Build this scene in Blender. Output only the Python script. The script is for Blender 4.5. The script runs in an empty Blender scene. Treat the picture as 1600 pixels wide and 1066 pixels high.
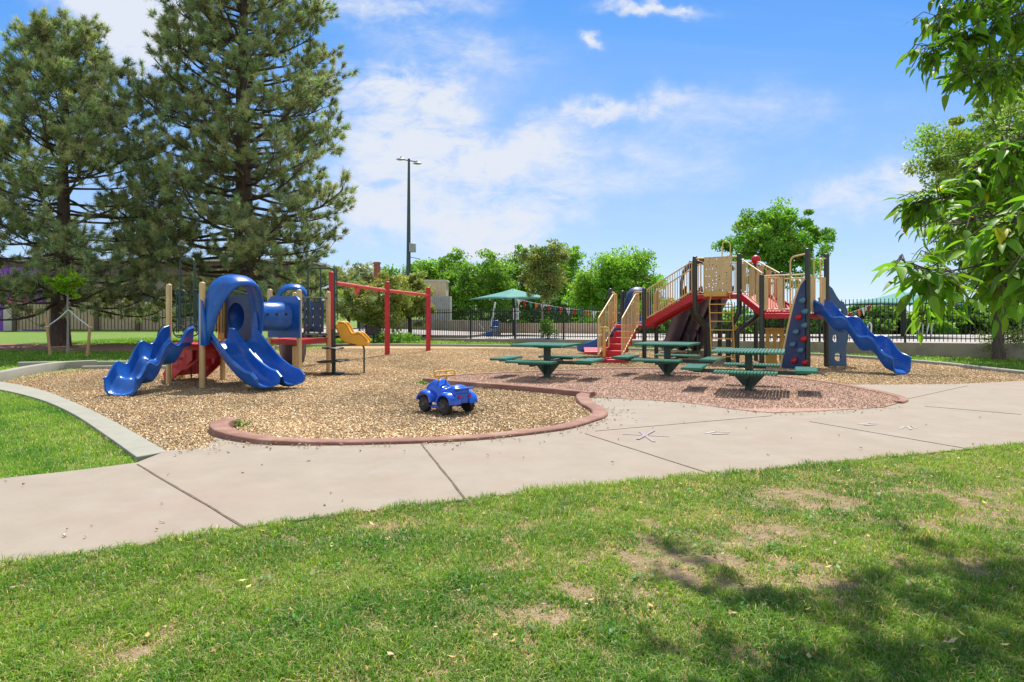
import bpy, bmesh, math, random
import numpy as np
from mathutils import Vector, Matrix, noise as mnoise
R = math.radians
C = bpy.context.scene.collection
random.seed(7); rng = np.random.default_rng(7)

# ------------------------------------------------------------------ camera
CAMZ = 1.42; F = 1100.0; HZ = 488.0
cam = bpy.data.cameras.new('camera'); camo = bpy.data.objects.new('camera', cam); C.objects.link(camo)
camo.location = (0, 0, CAMZ); camo.rotation_euler = (R(90), 0, 0)
cam.sensor_width = 36; cam.lens = 36*F/1600; cam.shift_y = -45/1600
cam.clip_start = 0.05; cam.clip_end = 3000
bpy.context.scene.camera = camo

def G(px, py, z=0.0):            # ground point seen at a pixel of the 1600 px photograph
    D = (CAMZ-z)*F/(py-HZ); return Vector(((px-800)/F*D, D, z))
def A(px, py, D):                # point at depth D
    return Vector(((px-800)/F*D, D, CAMZ-(py-HZ)/F*D))

# ------------------------------------------------------------------ world, sun, exposure
SUN_EL = 58.0; SUN_AZ = 11.0     # azimuth measured from +Y towards +X
scene = bpy.context.scene
w = bpy.data.worlds.new('World'); scene.world = w; w.use_nodes = True
nt = w.node_tree; nt.nodes.clear(); L = nt.links
def nd(tree, typ, **kw):
    n = tree.nodes.new(typ)
    for k, v in kw.items(): setattr(n, k, v)
    return n
def mth(tree, op, a, b=None, c=None, clamp=False):
    n = tree.nodes.new('ShaderNodeMath'); n.operation = op; n.use_clamp = clamp
    for i, v in enumerate((a, b, c)):
        if v is None: continue
        if isinstance(v, (int, float)): n.inputs[i].default_value = v
        else: tree.links.new(v, n.inputs[i])
    return n.outputs[0]
sky = nd(nt, 'ShaderNodeTexSky', sky_type='NISHITA', sun_disc=False)
sky.sun_elevation = R(SUN_EL); sky.sun_rotation = R(SUN_AZ); sky.altitude = 1600; sky.air_density = 1.0; sky.dust_density = 0.3; sky.ozone_density = 3.0
bg = nd(nt, 'ShaderNodeBackground'); bg.inputs['Strength'].default_value = 0.14
out = nd(nt, 'ShaderNodeOutputWorld')
tc = nd(nt, 'ShaderNodeTexCoord'); sep = nd(nt, 'ShaderNodeSeparateXYZ'); L.new(tc.outputs['Generated'], sep.inputs[0])
ysafe = mth(nt, 'MAXIMUM', sep.outputs['Y'], 0.08)
u = mth(nt, 'DIVIDE', sep.outputs['X'], ysafe); v = mth(nt, 'DIVIDE', sep.outputs['Z'], ysafe)
comb = nd(nt, 'ShaderNodeCombineXYZ'); L.new(u, comb.inputs[0]); L.new(v, comb.inputs[1])
def wnoise(scale, detail, vec, rough=0.55, sx=1, sy=1, rot=0, dist=0.0):
    mp = nd(nt, 'ShaderNodeMapping'); mp.inputs['Scale'].default_value = (sx, sy, 1); mp.inputs['Rotation'].default_value = (0, 0, rot)
    L.new(vec, mp.inputs[0]); n = nd(nt, 'ShaderNodeTexNoise'); n.inputs['Scale'].default_value = scale
    n.inputs['Detail'].default_value = detail; n.inputs['Roughness'].default_value = rough; n.inputs['Distortion'].default_value = dist
    L.new(mp.outputs[0], n.inputs['Vector']); return n
wn = wnoise(3.0, 5, comb.outputs[0])
wob = mth(nt, 'MULTIPLY', mth(nt, 'SUBTRACT', wn.outputs['Fac'], 0.5), 0.20)
wsep = nd(nt, 'ShaderNodeSeparateColor'); L.new(wn.outputs['Color'], wsep.inputs[0])
wob2 = mth(nt, 'MULTIPLY', mth(nt, 'SUBTRACT', wsep.outputs[1], 0.5), 0.16)
wn5 = wnoise(26.0, 5, comb.outputs[0]); ws5 = nd(nt, 'ShaderNodeSeparateColor'); L.new(wn5.outputs['Color'], ws5.inputs[0])
uu = mth(nt, 'ADD', mth(nt, 'ADD', u, wob), mth(nt, 'MULTIPLY', mth(nt, 'SUBTRACT', ws5.outputs[0], 0.5), 0.055))
vv = mth(nt, 'ADD', mth(nt, 'ADD', v, wob2), mth(nt, 'MULTIPLY', mth(nt, 'SUBTRACT', ws5.outputs[1], 0.5), 0.055))
blobs = [(165,8,105,40,-25,1.6),(225,60,48,60,-55,1.3),(630,160,95,34,-12,1.05),(600,235,70,60,0,.95),(720,240,80,50,-30,.8),(800,238,90,26,8,1.05),
         (700,345,110,50,-20,.9),(790,350,80,34,15,.6),(580,330,70,50,10,.6),(870,310,70,40,20,.5),(960,180,110,16,8,.75),(1340,310,160,30,8,.6),(1450,300,80,80,0,.4),
         (931,66,20,10,-40,1.5),(1008,12,55,10,0,1.6),(600,10,160,26,0,.7),(1000,250,220,60,10,.4),(720,90,130,40,-10,.5),(1200,180,160,40,0,.25)]
tot = None
for (bx, by, rx, ry, rot, amp) in blobs:
    cu, cv = (bx-800)/F, (HZ-by)/F; a = R(rot); ca, sa = math.cos(a), math.sin(a)
    du = mth(nt, 'SUBTRACT', uu, cu); dv = mth(nt, 'SUBTRACT', vv, cv)
    p = mth(nt, 'DIVIDE', mth(nt, 'ADD', mth(nt, 'MULTIPLY', du, ca), mth(nt, 'MULTIPLY', dv, sa)), rx/F)
    q = mth(nt, 'DIVIDE', mth(nt, 'SUBTRACT', mth(nt, 'MULTIPLY', dv, ca), mth(nt, 'MULTIPLY', du, sa)), ry/F)
    r2 = mth(nt, 'ADD', mth(nt, 'MULTIPLY', p, p), mth(nt, 'MULTIPLY', q, q))
    g = mth(nt, 'MULTIPLY', mth(nt, 'POWER', 2.718, mth(nt, 'MULTIPLY', r2, -0.9)), amp)
    tot = g if tot is None else mth(nt, 'ADD', tot, g)
n2 = wnoise(6.0, 9, comb.outputs[0], 0.62, 1, 1.9, R(-25), 0.6)
n3 = wnoise(2.3, 6, comb.outputs[0], 0.6, 1, 2.6, R(12), 1.0)
n4 = wnoise(17.0, 8, comb.outputs[0], 0.68, 1, 2.4, R(-35), 0.9)
body = mth(nt, 'MULTIPLY', tot, mth(nt, 'ADD', mth(nt, 'ADD', mth(nt, 'MULTIPLY', n2.outputs['Fac'], 2.9), mth(nt, 'MULTIPLY', n4.outputs['Fac'], 1.7)), -1.42))
thin = mth(nt, 'MULTIPLY', mth(nt, 'SUBTRACT', n3.outputs['Fac'], 0.40), 0.8)
cl = mth(nt, 'ADD', body, mth(nt, 'MAXIMUM', thin, 0.0))
mr = nd(nt, 'ShaderNodeMapRange', interpolation_type='SMOOTHSTEP'); L.new(cl, mr.inputs[0])
mr.inputs[1].default_value = 0.0; mr.inputs[2].default_value = 1.15; mr.inputs[3].default_value = 0.0; mr.inputs[4].default_value = 0.95
# clear sky colour: Nishita shifted to the deep blue of the photograph ahead, unseen bright cloud added behind the camera as fill light
rampS = nd(nt, 'ShaderNodeValToRGB'); L.new(v, rampS.inputs[0]); cr = rampS.color_ramp
cr.elements[0].position = 0.0; cr.elements[0].color = (.60,.78,1.0,1); cr.elements[1].position = 0.5; cr.elements[1].color = (.07,.33,.95,1)
for p_, c_ in ((.08,(.46,.67,1.0)),(.15,(.35,.585,1.0)),(.27,(.24,.50,1.0)),(.40,(.12,.40,.98))): e_ = cr.elements.new(p_); e_.color = (*c_,1)
scl = nd(nt, 'ShaderNodeVectorMath', operation='SCALE'); L.new(rampS.outputs[0], scl.inputs[0]); scl.inputs['Scale'].default_value = 4.5
mxs = nd(nt, 'ShaderNodeMix', data_type='RGBA'); mxs.inputs[0].default_value = 0.85; L.new(sky.outputs[0], mxs.inputs[6]); L.new(scl.outputs[0], mxs.inputs[7])
mx = nd(nt, 'ShaderNodeMix', data_type='RGBA'); L.new(mr.outputs[0], mx.inputs[0]); L.new(mxs.outputs[2], mx.inputs[6]); mx.inputs[7].default_value = (3.75, 3.95, 4.35, 1)
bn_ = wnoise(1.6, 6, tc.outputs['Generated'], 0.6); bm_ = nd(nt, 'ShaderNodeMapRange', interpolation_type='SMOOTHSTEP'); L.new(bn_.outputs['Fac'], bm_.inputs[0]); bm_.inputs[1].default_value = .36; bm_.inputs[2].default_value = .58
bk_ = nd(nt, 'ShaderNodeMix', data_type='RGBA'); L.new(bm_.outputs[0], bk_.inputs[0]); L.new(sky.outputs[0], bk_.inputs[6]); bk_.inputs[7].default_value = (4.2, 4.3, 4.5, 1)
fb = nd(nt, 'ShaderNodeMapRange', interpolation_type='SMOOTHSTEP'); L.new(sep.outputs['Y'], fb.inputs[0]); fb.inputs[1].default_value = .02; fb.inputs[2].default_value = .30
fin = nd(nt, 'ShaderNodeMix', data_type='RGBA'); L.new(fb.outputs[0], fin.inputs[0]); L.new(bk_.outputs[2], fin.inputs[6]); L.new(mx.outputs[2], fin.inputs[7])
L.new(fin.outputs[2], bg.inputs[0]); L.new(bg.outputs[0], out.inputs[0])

sl = bpy.data.lights.new('sun', 'SUN'); sl.energy = 5.0; sl.angle = R(0.55); sl.color = (1.0, 0.95, 0.87)
so = bpy.data.objects.new('sun', sl); C.objects.link(so); so.location = (5, 10, 30)
sd = Vector((math.sin(R(SUN_AZ))*math.cos(R(SUN_EL)), math.cos(R(SUN_AZ))*math.cos(R(SUN_EL)), math.sin(R(SUN_EL))))
so.rotation_euler = sd.to_track_quat('Z', 'Y').to_euler()
scene.view_settings.view_transform = 'Standard'; scene.view_settings.look = 'None'
scene.view_settings.exposure = 0.62; scene.view_settings.gamma = 1.0
scene.render.engine = 'CYCLES'

# ------------------------------------------------------------------ helpers
def tag(o, label=None, cat=None, group=None, kind=None):
    if label: o['label'] = label
    if cat: o['category'] = cat
    if group: o['group'] = group
    if kind: o['kind'] = kind
    return o
def empty(name, loc, label, cat, group=None):
    o = bpy.data.objects.new(name, None); C.objects.link(o); o.location = loc; o.empty_display_size = 0.2
    return tag(o, label, cat, group)
def put(name, me, mat, parent=None):
    o = bpy.data.objects.new(name, me); C.objects.link(o)
    if mat is not None: me.materials.append(mat)
    if parent is not None:
        o.parent = parent
        m = Matrix.Translation(parent.location) if parent.parent is None else Matrix.Translation(parent.parent.location)
        o.matrix_parent_inverse = m.inverted() if parent.type == 'EMPTY' else Matrix.Identity(4)
        if parent.type != 'EMPTY':
            pass
    return o
class MB:
    def __init__(s): s.v = []; s.f = []
    def add(s, vs, fs):
        n = len(s.v); s.v += [tuple(p) for p in vs]; s.f += [tuple(i+n for i in f) for f in fs]; return s
    def box(s, c, d, rz=0.0, M=None):
        x, y, z = d[0]/2, d[1]/2, d[2]/2
        vs = [Vector(p) for p in ((-x,-y,-z),(x,-y,-z),(x,y,-z),(-x,y,-z),(-x,-y,z),(x,-y,z),(x,y,z),(-x,y,z))]
        if M is None: M = Matrix.Rotation(rz, 3, 'Z')
        c = Vector(c)
        return s.add([M@p+c for p in vs], [(0,3,2,1),(4,5,6,7),(0,1,5,4),(1,2,6,5),(2,3,7,6),(3,0,4,7)])
    def beam(s, a, b, wd, ht):       # box from a to b, width horizontal, height vertical-ish
        a = Vector(a); b = Vector(b); d = (b-a); l = d.length; d.normalize()
        up = Vector((0,0,1)); 
        if abs(d.z) > 0.99: up = Vector((0,1,0))
        sd_ = d.cross(up).normalized(); u2 = sd_.cross(d)
        M = Matrix((d, sd_, u2)).transposed()
        return s.box((a+b)/2, (l, wd, ht), M=M)
    def tube(s, pts, r, seg=8, caps=True, r1=None):
        pts = [Vector(p) for p in pts]; n = len(pts)
        t = [(pts[min(i+1,n-1)]-pts[max(i-1,0)]).normalized() for i in range(n)]
        ref = Vector((0,0,1)) if abs(t[0].z) < 0.9 else Vector((1,0,0))
        a = t[0].cross(ref).normalized(); vs = []
        for i in range(n):
            a = (a - t[i]*a.dot(t[i])).normalized(); b = t[i].cross(a)
            ri = r if r1 is None else r+(r1-r)*i/(n-1)
            if isinstance(r, (list, tuple)): ri = r[i]
            for k in range(seg):
                an = 2*math.pi*k/seg; vs.append(pts[i]+(a*math.cos(an)+b*math.sin(an))*ri)
        fs = [(i*seg+k, i*seg+(k+1)%seg, (i+1)*seg+(k+1)%seg, (i+1)*seg+k) for i in range(n-1) for k in range(seg)]
        if caps: fs += [tuple(reversed(range(seg))), tuple((n-1)*seg+k for k in range(seg))]
        return s.add(vs, fs)
    def lathe(s, c, prof, seg=20, M=None):   # prof: (r,z)
        c = Vector(c); vs = []; m = len(prof)
        for (r, z) in prof:
            for k in range(seg):
                an = 2*math.pi*k/seg; p = Vector((r*math.cos(an), r*math.sin(an), z))
                if M is not None: p = M@p
                vs.append(p+c)
        fs = [(i*seg+k, i*seg+(k+1)%seg, (i+1)*seg+(k+1)%seg, (i+1)*seg+k) for i in range(m-1) for k in range(seg)]
        fs += [tuple(reversed(range(seg))), tuple((m-1)*seg+k for k in range(seg))]
        return s.add(vs, fs)
    def ball(s, c, r, seg=14, sc=(1,1,1)):
        prof = [(max(1e-4, math.sin(math.pi*i/8)), -math.cos(math.pi*i/8)) for i in range(9)]
        return s.lathe(c, prof, seg, Matrix.Diagonal((r*sc[0], r*sc[1], r*sc[2])))
    def prism(s, poly, z0, z1):
        n = len(poly); a = sum(poly[i][0]*poly[(i+1)%n][1]-poly[(i+1)%n][0]*poly[i][1] for i in range(n))
        if a < 0: poly = list(reversed(poly))
        vs = [(p[0], p[1], z0) for p in poly]+[(p[0], p[1], z1) for p in poly]
        fs = [tuple(reversed(range(n))), tuple(range(n, 2*n))]+[(i, (i+1)%n, n+(i+1)%n, n+i) for i in range(n)]
        return s.add(vs, fs)
    def slab(s, o, ex, ey, poly, th, holes=()):   # polygon (in ex,ey plane) extruded by th along ex x ey, with round/oval holes
        o = Vector(o); ex = Vector(ex).normalized(); ey = Vector(ey).normalized(); n = ex.cross(ey)
        bm = bmesh.new(); edges = []
        def loop(pts):
            vs = [bm.verts.new(o+ex*p[0]+ey*p[1]) for p in pts]
            return [bm.edges.new((vs[i], vs[(i+1)%len(vs)])) for i in range(len(vs))]
        edges += loop(poly)
        for (hx, hy, ra, rb, k) in holes:
            edges += loop([(hx+ra*math.cos(2*math.pi*i/k), hy+rb*math.sin(2*math.pi*i/k)) for i in range(k)])
        bmesh.ops.triangle_fill(bm, edges=edges, use_beauty=True, use_dissolve=False)
        bmesh.ops.recalc_face_normals(bm, faces=bm.faces)
        g = bmesh.ops.extrude_face_region(bm, geom=list(bm.faces))
        bmesh.ops.translate(bm, vec=n*th, verts=[e for e in g['geom'] if isinstance(e, bmesh.types.BMVert)])
        bm.verts.index_update()
        s.add([v_.co for v_ in bm.verts], [[v_.index for v_ in f.verts] for f in bm.faces]); bm.free()
        s.recalc = True
        return s
    def sweep(s, stations, section):   # stations: (pos, lateral, up, [sx, sz]); section closed list (u,w)
        vs = []; m = len(section)
        for st in stations:
            p, la, up = st[0], st[1], st[2]; sx, sz = (st[3], st[4]) if len(st) > 3 else (1, 1)
            vs += [Vector(p)+la*(q[0]*sx)+up*(q[1]*sz) for q in section]
        n = len(stations)
        fs = [(i*m+k, i*m+(k+1)%m, (i+1)*m+(k+1)%m, (i+1)*m+k) for i in range(n-1) for k in range(m)]
        s.add(vs, fs)
        # end caps as quads strips between mirrored section points
        h = m//2
        for base in (len(s.v)-n*m, len(s.v)-m):
            for k in range(h-1): s.f.append((base+k, base+k+1, base+m-2-k, base+m-1-k))
        s.recalc = True
        return s
    def mesh(s, name, smooth=None):
        me = bpy.data.meshes.new(name); me.from_pydata(s.v, [], s.f); me.update()
        bm = bmesh.new(); bm.from_mesh(me); bmesh.ops.recalc_face_normals(bm, faces=bm.faces); bm.to_mesh(me); bm.free()
        if smooth is not None:
            me.polygons.foreach_set('use_smooth', [True]*len(me.polygons)); me.set_sharp_from_angle(angle=R(smooth))
        return me
    def build(s, name, mat, parent=None, smooth=35, bevel=0, label=None):
        o = put(name, s.mesh(name, smooth), mat, parent)
        if bevel:
            b = o.modifiers.new('bevel', 'BEVEL'); b.width = bevel; b.segments = 2; b.limit_method = 'ANGLE'; b.angle_limit = R(40)
        if label: o['label'] = label
        return o
def fillet(pts, r=0.08, n=5):
    pts = [Vector(p) for p in pts]; outp = [pts[0]]
    for i in range(1, len(pts)-1):
        a, b, c = pts[i-1], pts[i], pts[i+1]
        da = (a-b); dc = (c-b); ra = min(r, da.length*0.48, dc.length*0.48)
        p0 = b+da.normalized()*ra; p2 = b+dc.normalized()*ra
        for k in range(n+1):
            t = k/n; outp.append(p0*(1-t)**2+b*2*t*(1-t)+p2*t*t)
    outp.append(pts[-1]); return outp
def catmull(pts, n=6):
    pts = [Vector(p) for p in pts]; P = [2*pts[0]-pts[1]]+pts+[2*pts[-1]-pts[-2]]; o = []
    for i in range(1, len(P)-2):
        for k in range(n):
            t = k/n; a, b, c, d = P[i-1], P[i], P[i+1], P[i+2]
            o.append(0.5*((2*b)+(c-a)*t+(2*a-5*b+4*c-d)*t*t+(3*b-a-3*c+d)*t**3))
    o.append(pts[-1]); return o
def copy_tree(o, parent=None):
    c = o.copy(); C.objects.link(c)
    if parent is not None: c.parent = parent
    for ch in list(o.children): copy_tree(ch, c)
    return c
def np_mesh(name, verts, faces, mat, parent=None, cols=None, smooth=False):
    me = bpy.data.meshes.new(name); nv = len(verts); nf, k = faces.shape
    me.vertices.add(nv); me.vertices.foreach_set('co', verts.astype(np.float32).ravel())
    me.loops.add(nf*k); me.loops.foreach_set('vertex_index', faces.astype(np.int32).ravel())
    me.polygons.add(nf); me.polygons.foreach_set('loop_start', np.arange(0, nf*k, k, dtype=np.int32))
    me.polygons.foreach_set('loop_total', np.full(nf, k, dtype=np.int32))
    if cols is not None:
        at = me.color_attributes.new('tint', 'FLOAT_COLOR', 'POINT')
        c4 = np.ones((nv, 4), dtype=np.float32); c4[:, :3] = cols; at.data.foreach_set('color', c4.ravel())
    if smooth: me.polygons.foreach_set('use_smooth', np.ones(nf, dtype=bool))
    me.update(calc_edges=True); return put(name, me, mat, parent)

# ------------------------------------------------------------------ materials
def mat(name, col, rough=0.6, var=0.12, scale=6.0, bump=0.0, bscale=60.0, spec=0.5, metal=0.0, detail=5, col2=None, dirt=None, coat=0.0, stretch=None):
    m = bpy.data.materials.new(name); m.use_nodes = True; t = m.node_tree; b = t.nodes['Principled BSDF']
    b.inputs['Roughness'].default_value = rough; b.inputs['Metallic'].default_value = metal
    b.inputs['Specular IOR Level'].default_value = spec; b.inputs['Coat Weight'].default_value = coat; b.inputs['Coat Roughness'].default_value = 0.2
    g = nd(t, 'ShaderNodeNewGeometry'); n = nd(t, 'ShaderNodeTexNoise'); n.inputs['Scale'].default_value = scale; n.inputs['Detail'].default_value = detail
    src = g.outputs['Position']
    if stretch:
        mp = nd(t, 'ShaderNodeMapping'); mp.inputs['Scale'].default_value = stretch; t.links.new(src, mp.inputs[0]); src = mp.outputs[0]
    t.links.new(src, n.inputs['Vector'])
    rp = nd(t, 'ShaderNodeValToRGB'); t.links.new(n.outputs['Fac'], rp.inputs[0])
    c2 = col2 or tuple(min(1, c*(1+var)) for c in col); c1 = col if col2 else tuple(c*(1-var) for c in col)
    rp.color_ramp.elements[0].position = 0.3; rp.color_ramp.elements[1].position = 0.7
    rp.color_ramp.elements[0].color = (*c1, 1); rp.color_ramp.elements[1].color = (*c2, 1)
    o = rp.outputs[0]
    if dirt:       # (color, scale, threshold, amount)
        n2_ = nd(t, 'ShaderNodeTexNoise'); n2_.inputs['Scale'].default_value = dirt[1]; n2_.inputs['Detail'].default_value = 8; n2_.inputs['Roughness'].default_value = 0.65
        t.links.new(g.outputs['Position'], n2_.inputs['Vector'])
        mr_ = nd(t, 'ShaderNodeMapRange'); t.links.new(n2_.outputs['Fac'], mr_.inputs[0]); mr_.inputs[1].default_value = dirt[2]; mr_.inputs[2].default_value = dirt[2]+0.15; mr_.inputs[4].default_value = dirt[3]
        mx_ = nd(t, 'ShaderNodeMix', data_type='RGBA'); t.links.new(mr_.outputs[0], mx_.inputs[0]); t.links.new(o, mx_.inputs[6]); mx_.inputs[7].default_value = (*dirt[0], 1); o = mx_.outputs[2]
    t.links.new(o, b.inputs['Base Color'])
    if bump:
        nb = nd(t, 'ShaderNodeTexNoise'); nb.inputs['Scale'].default_value = bscale; nb.inputs['Detail'].default_value = 6
        t.links.new(src, nb.inputs['Vector']); bp = nd(t, 'ShaderNodeBump'); bp.inputs['Strength'].default_value = bump; bp.inputs['Distance'].default_value = 0.02
        t.links.new(nb.outputs['Fac'], bp.inputs['Height']); t.links.new(bp.outputs[0], b.inputs['Normal'])
    return m
def leafmat(name, col, trans=0.35, rough=0.5, gloss=0.3):   # colour x per-leaf tint, diffuse + translucent
    m = bpy.data.materials.new(name); m.use_nodes = True; t = m.node_tree; b = t.nodes['Principled BSDF']; o = t.nodes['Material Output']
    at = nd(t, 'ShaderNodeAttribute', attribute_name='tint'); mu = nd(t, 'ShaderNodeMix', data_type='RGBA', blend_type='MULTIPLY'); mu.inputs[0].default_value = 1
    t.links.new(at.outputs['Color'], mu.inputs[6]); mu.inputs[7].default_value = (*col, 1)
    t.links.new(mu.outputs[2], b.inputs['Base Color']); b.inputs['Roughness'].default_value = rough; b.inputs['Specular IOR Level'].default_value = gloss
    tr = nd(t, 'ShaderNodeBsdfTranslucent'); m2 = nd(t, 'ShaderNodeMix', data_type='RGBA', blend_type='MULTIPLY'); m2.inputs[0].default_value = 1
    t.links.new(mu.outputs[2], m2.inputs[6]); m2.inputs[7].default_value = (1.3, 1.35, 0.6, 1); t.links.new(m2.outputs[2], tr.inputs[0])
    ms = nd(t, 'ShaderNodeMixShader'); ms.inputs[0].default_value = trans
    t.links.new(b.outputs[0], ms.inputs[1]); t.links.new(tr.outputs[0], ms.inputs[2]); t.links.new(ms.outputs[0], o.inputs['Surface'])
    return m
def tintmat(name, rough=0.8):
    m = bpy.data.materials.new(name); m.use_nodes = True; t = m.node_tree; b = t.nodes['Principled BSDF']
    at = nd(t, 'ShaderNodeAttribute', attribute_name='tint'); t.links.new(at.outputs['Color'], b.inputs['Base Color'])
    b.inputs['Roughness'].default_value = rough; b.inputs['Specular IOR Level'].default_value = 0.25
    return m
M = {}
M['blue'] = mat('blue_plastic', (0.010, 0.095, 0.38), 0.3, 0.15, 3, 0.03, 90, spec=.4, dirt=((0.10,0.19,0.42), 7, 0.54, 0.4))
M['navy'] = mat('navy_plastic', (0.022, 0.042, 0.13), 0.5, 0.2, 3, 0.03, 90, dirt=((0.08,0.08,0.13), 5, 0.55, 0.4))
M['purple'] = mat('faded_purple_plastic', (0.075, 0.058, 0.12), 0.5, 0.2, 3, 0.02, 90)
M['carblue'] = mat('toy_blue_plastic', (0.008, 0.10, 0.60), 0.22, 0.08, 3, coat=0.3)
M['yellow'] = mat('yellow_plastic', (0.75, 0.36, 0.015), 0.38, 0.1, 4)
M['gold'] = mat('mustard_powder_coat', (0.62, 0.36, 0.07), 0.45, 0.1, 4, dirt=((0.35,0.2,0.07), 9, 0.6, 0.4))
M['cream'] = mat('cream_powder_coat', (0.64, 0.46, 0.19), 0.42, 0.08, 5, dirt=((0.4,0.27,0.12), 8, 0.6, 0.35))
M['post'] = mat('cream_post_paint', (0.60, 0.43, 0.19), 0.4, 0.07, 5, dirt=((0.35,0.23,0.1), 7, 0.6, 0.4))
M['panelcream'] = mat('tan_plastic_panel', (0.58, 0.42, 0.2), 0.5, 0.1, 4)
M['red'] = mat('red_powder_coat', (0.46, 0.008, 0.016), 0.45, 0.12, 4, dirt=((0.4,0.05,0.045), 6, 0.6, 0.2))
M['salmon'] = mat('sun_bleached_red_paint', (0.55, 0.07, 0.05), 0.5, 0.1, 6)
M['dark'] = mat('dark_bronze_post_paint', (0.030, 0.033, 0.024), 0.38, 0.15, 4, dirt=((0.12,0.10,0.08), 6, 0.6, 0.25))
M['green'] = mat('dark_green_pipe', (0.02, 0.05, 0.035), 0.38, 0.2, 6)
M['tgreen'] = mat('green_coated_steel', (0.006, 0.15, 0.085), 0.36, 0.12, 7, dirt=((0.05,0.16,0.11), 9, 0.58, 0.4))
M['tgreend'] = mat('dark_green_steel_frame', (0.018, 0.05, 0.032), 0.45, 0.15, 7, dirt=((0.1,0.1,0.07), 9, 0.58, 0.4))
M['iron'] = mat('black_iron', (0.012, 0.014, 0.014), 0.45, 0.2, 8)
M['rubber'] = mat('black_tyre_rubber', (0.018, 0.015, 0.013), 0.7, 0.2, 12, dirt=((0.16,0.11,0.07), 14, 0.5, 0.5))
M['hub'] = mat('grey_hub_plastic', (0.08, 0.08, 0.09), 0.5)
M['teal'] = mat('teal_canvas', (0.05, 0.22, 0.18), 0.8, 0.06, 1.5)
M['white'] = mat('white_paint', (0.72, 0.72, 0.70), 0.5, 0.05)
M['steel'] = mat('galvanised_steel', (0.4, 0.42, 0.43), 0.4, 0.1, metal=0.6)
M['poleg'] = mat('dark_green_grey_pole', (0.05, 0.075, 0.075), 0.5, 0.1)
M['wood'] = mat('pale_stake_wood', (0.50, 0.29, 0.13), 0.75, 0.2, 20, stretch=(6,6,1))
M['strap'] = mat('white_canvas_strap', (0.7, 0.68, 0.62), 0.8)
M['brick'] = mat('beige_building_wall', (0.40, 0.34, 0.27), 0.85, 0.1, 2, 0.2, 30)
M['roof'] = mat('brown_roof_fascia', (0.13, 0.09, 0.07), 0.8, 0.15, 2)
M['lightwall'] = mat('pale_stucco', (0.50, 0.46, 0.42), 0.85, 0.08, 2)
M['purplewall'] = mat('purple_mural_paint', (0.20, 0.05, 0.42), 0.6, 0.1, 1)
M['pinkpaint'] = mat('pink_mural_paint', (0.6, 0.06, 0.2), 0.6)
M['board'] = mat('tan_fence_boards', (0.42, 0.32, 0.23), 0.8, 0.15, 4, stretch=(8,8,1))
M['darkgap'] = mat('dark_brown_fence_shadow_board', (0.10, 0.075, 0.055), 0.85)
M['retain'] = mat('tan_retaining_concrete', (0.34, 0.28, 0.21), 0.85, 0.12, 2, 0.3, 25, dirt=((0.12,0.1,0.08), 1.6, 0.52, 0.5), stretch=(1,1,0.4))
M['deckc'] = mat('pale_deck_concrete', (0.34, 0.30, 0.26), 0.85, 0.06, 1.5)
M['bark'] = mat('brown_bark', (0.10, 0.075, 0.058), 0.9, 0.35, 7, 0.9, 26, stretch=(2.2,2.2,0.5))
M['barkpine'] = mat('pine_bark', (0.085, 0.058, 0.045), 0.9, 0.4, 6, 0.9, 22, stretch=(2.2,2.2,0.5))
M['barkpale'] = mat('pale_sapling_bark', (0.30, 0.26, 0.22), 0.85, 0.2, 20)
M['curbg'] = mat('grey_green_concrete', (0.275, 0.265, 0.205), 0.85, 0.08, 3, 0.15, 60, dirt=((0.25,0.24,0.19), 3, 0.55, 0.4))
M['redcurb'] = mat('brick_red_concrete', (0.245, 0.118, 0.08), 0.88, 0.18, 4, 0.4, 40, dirt=((0.32,0.205,0.15), 4, 0.5, 0.75))
M['joint'] = mat('dark_joint_filler', (0.12, 0.085, 0.06), 0.95, 0.4, 20)

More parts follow.
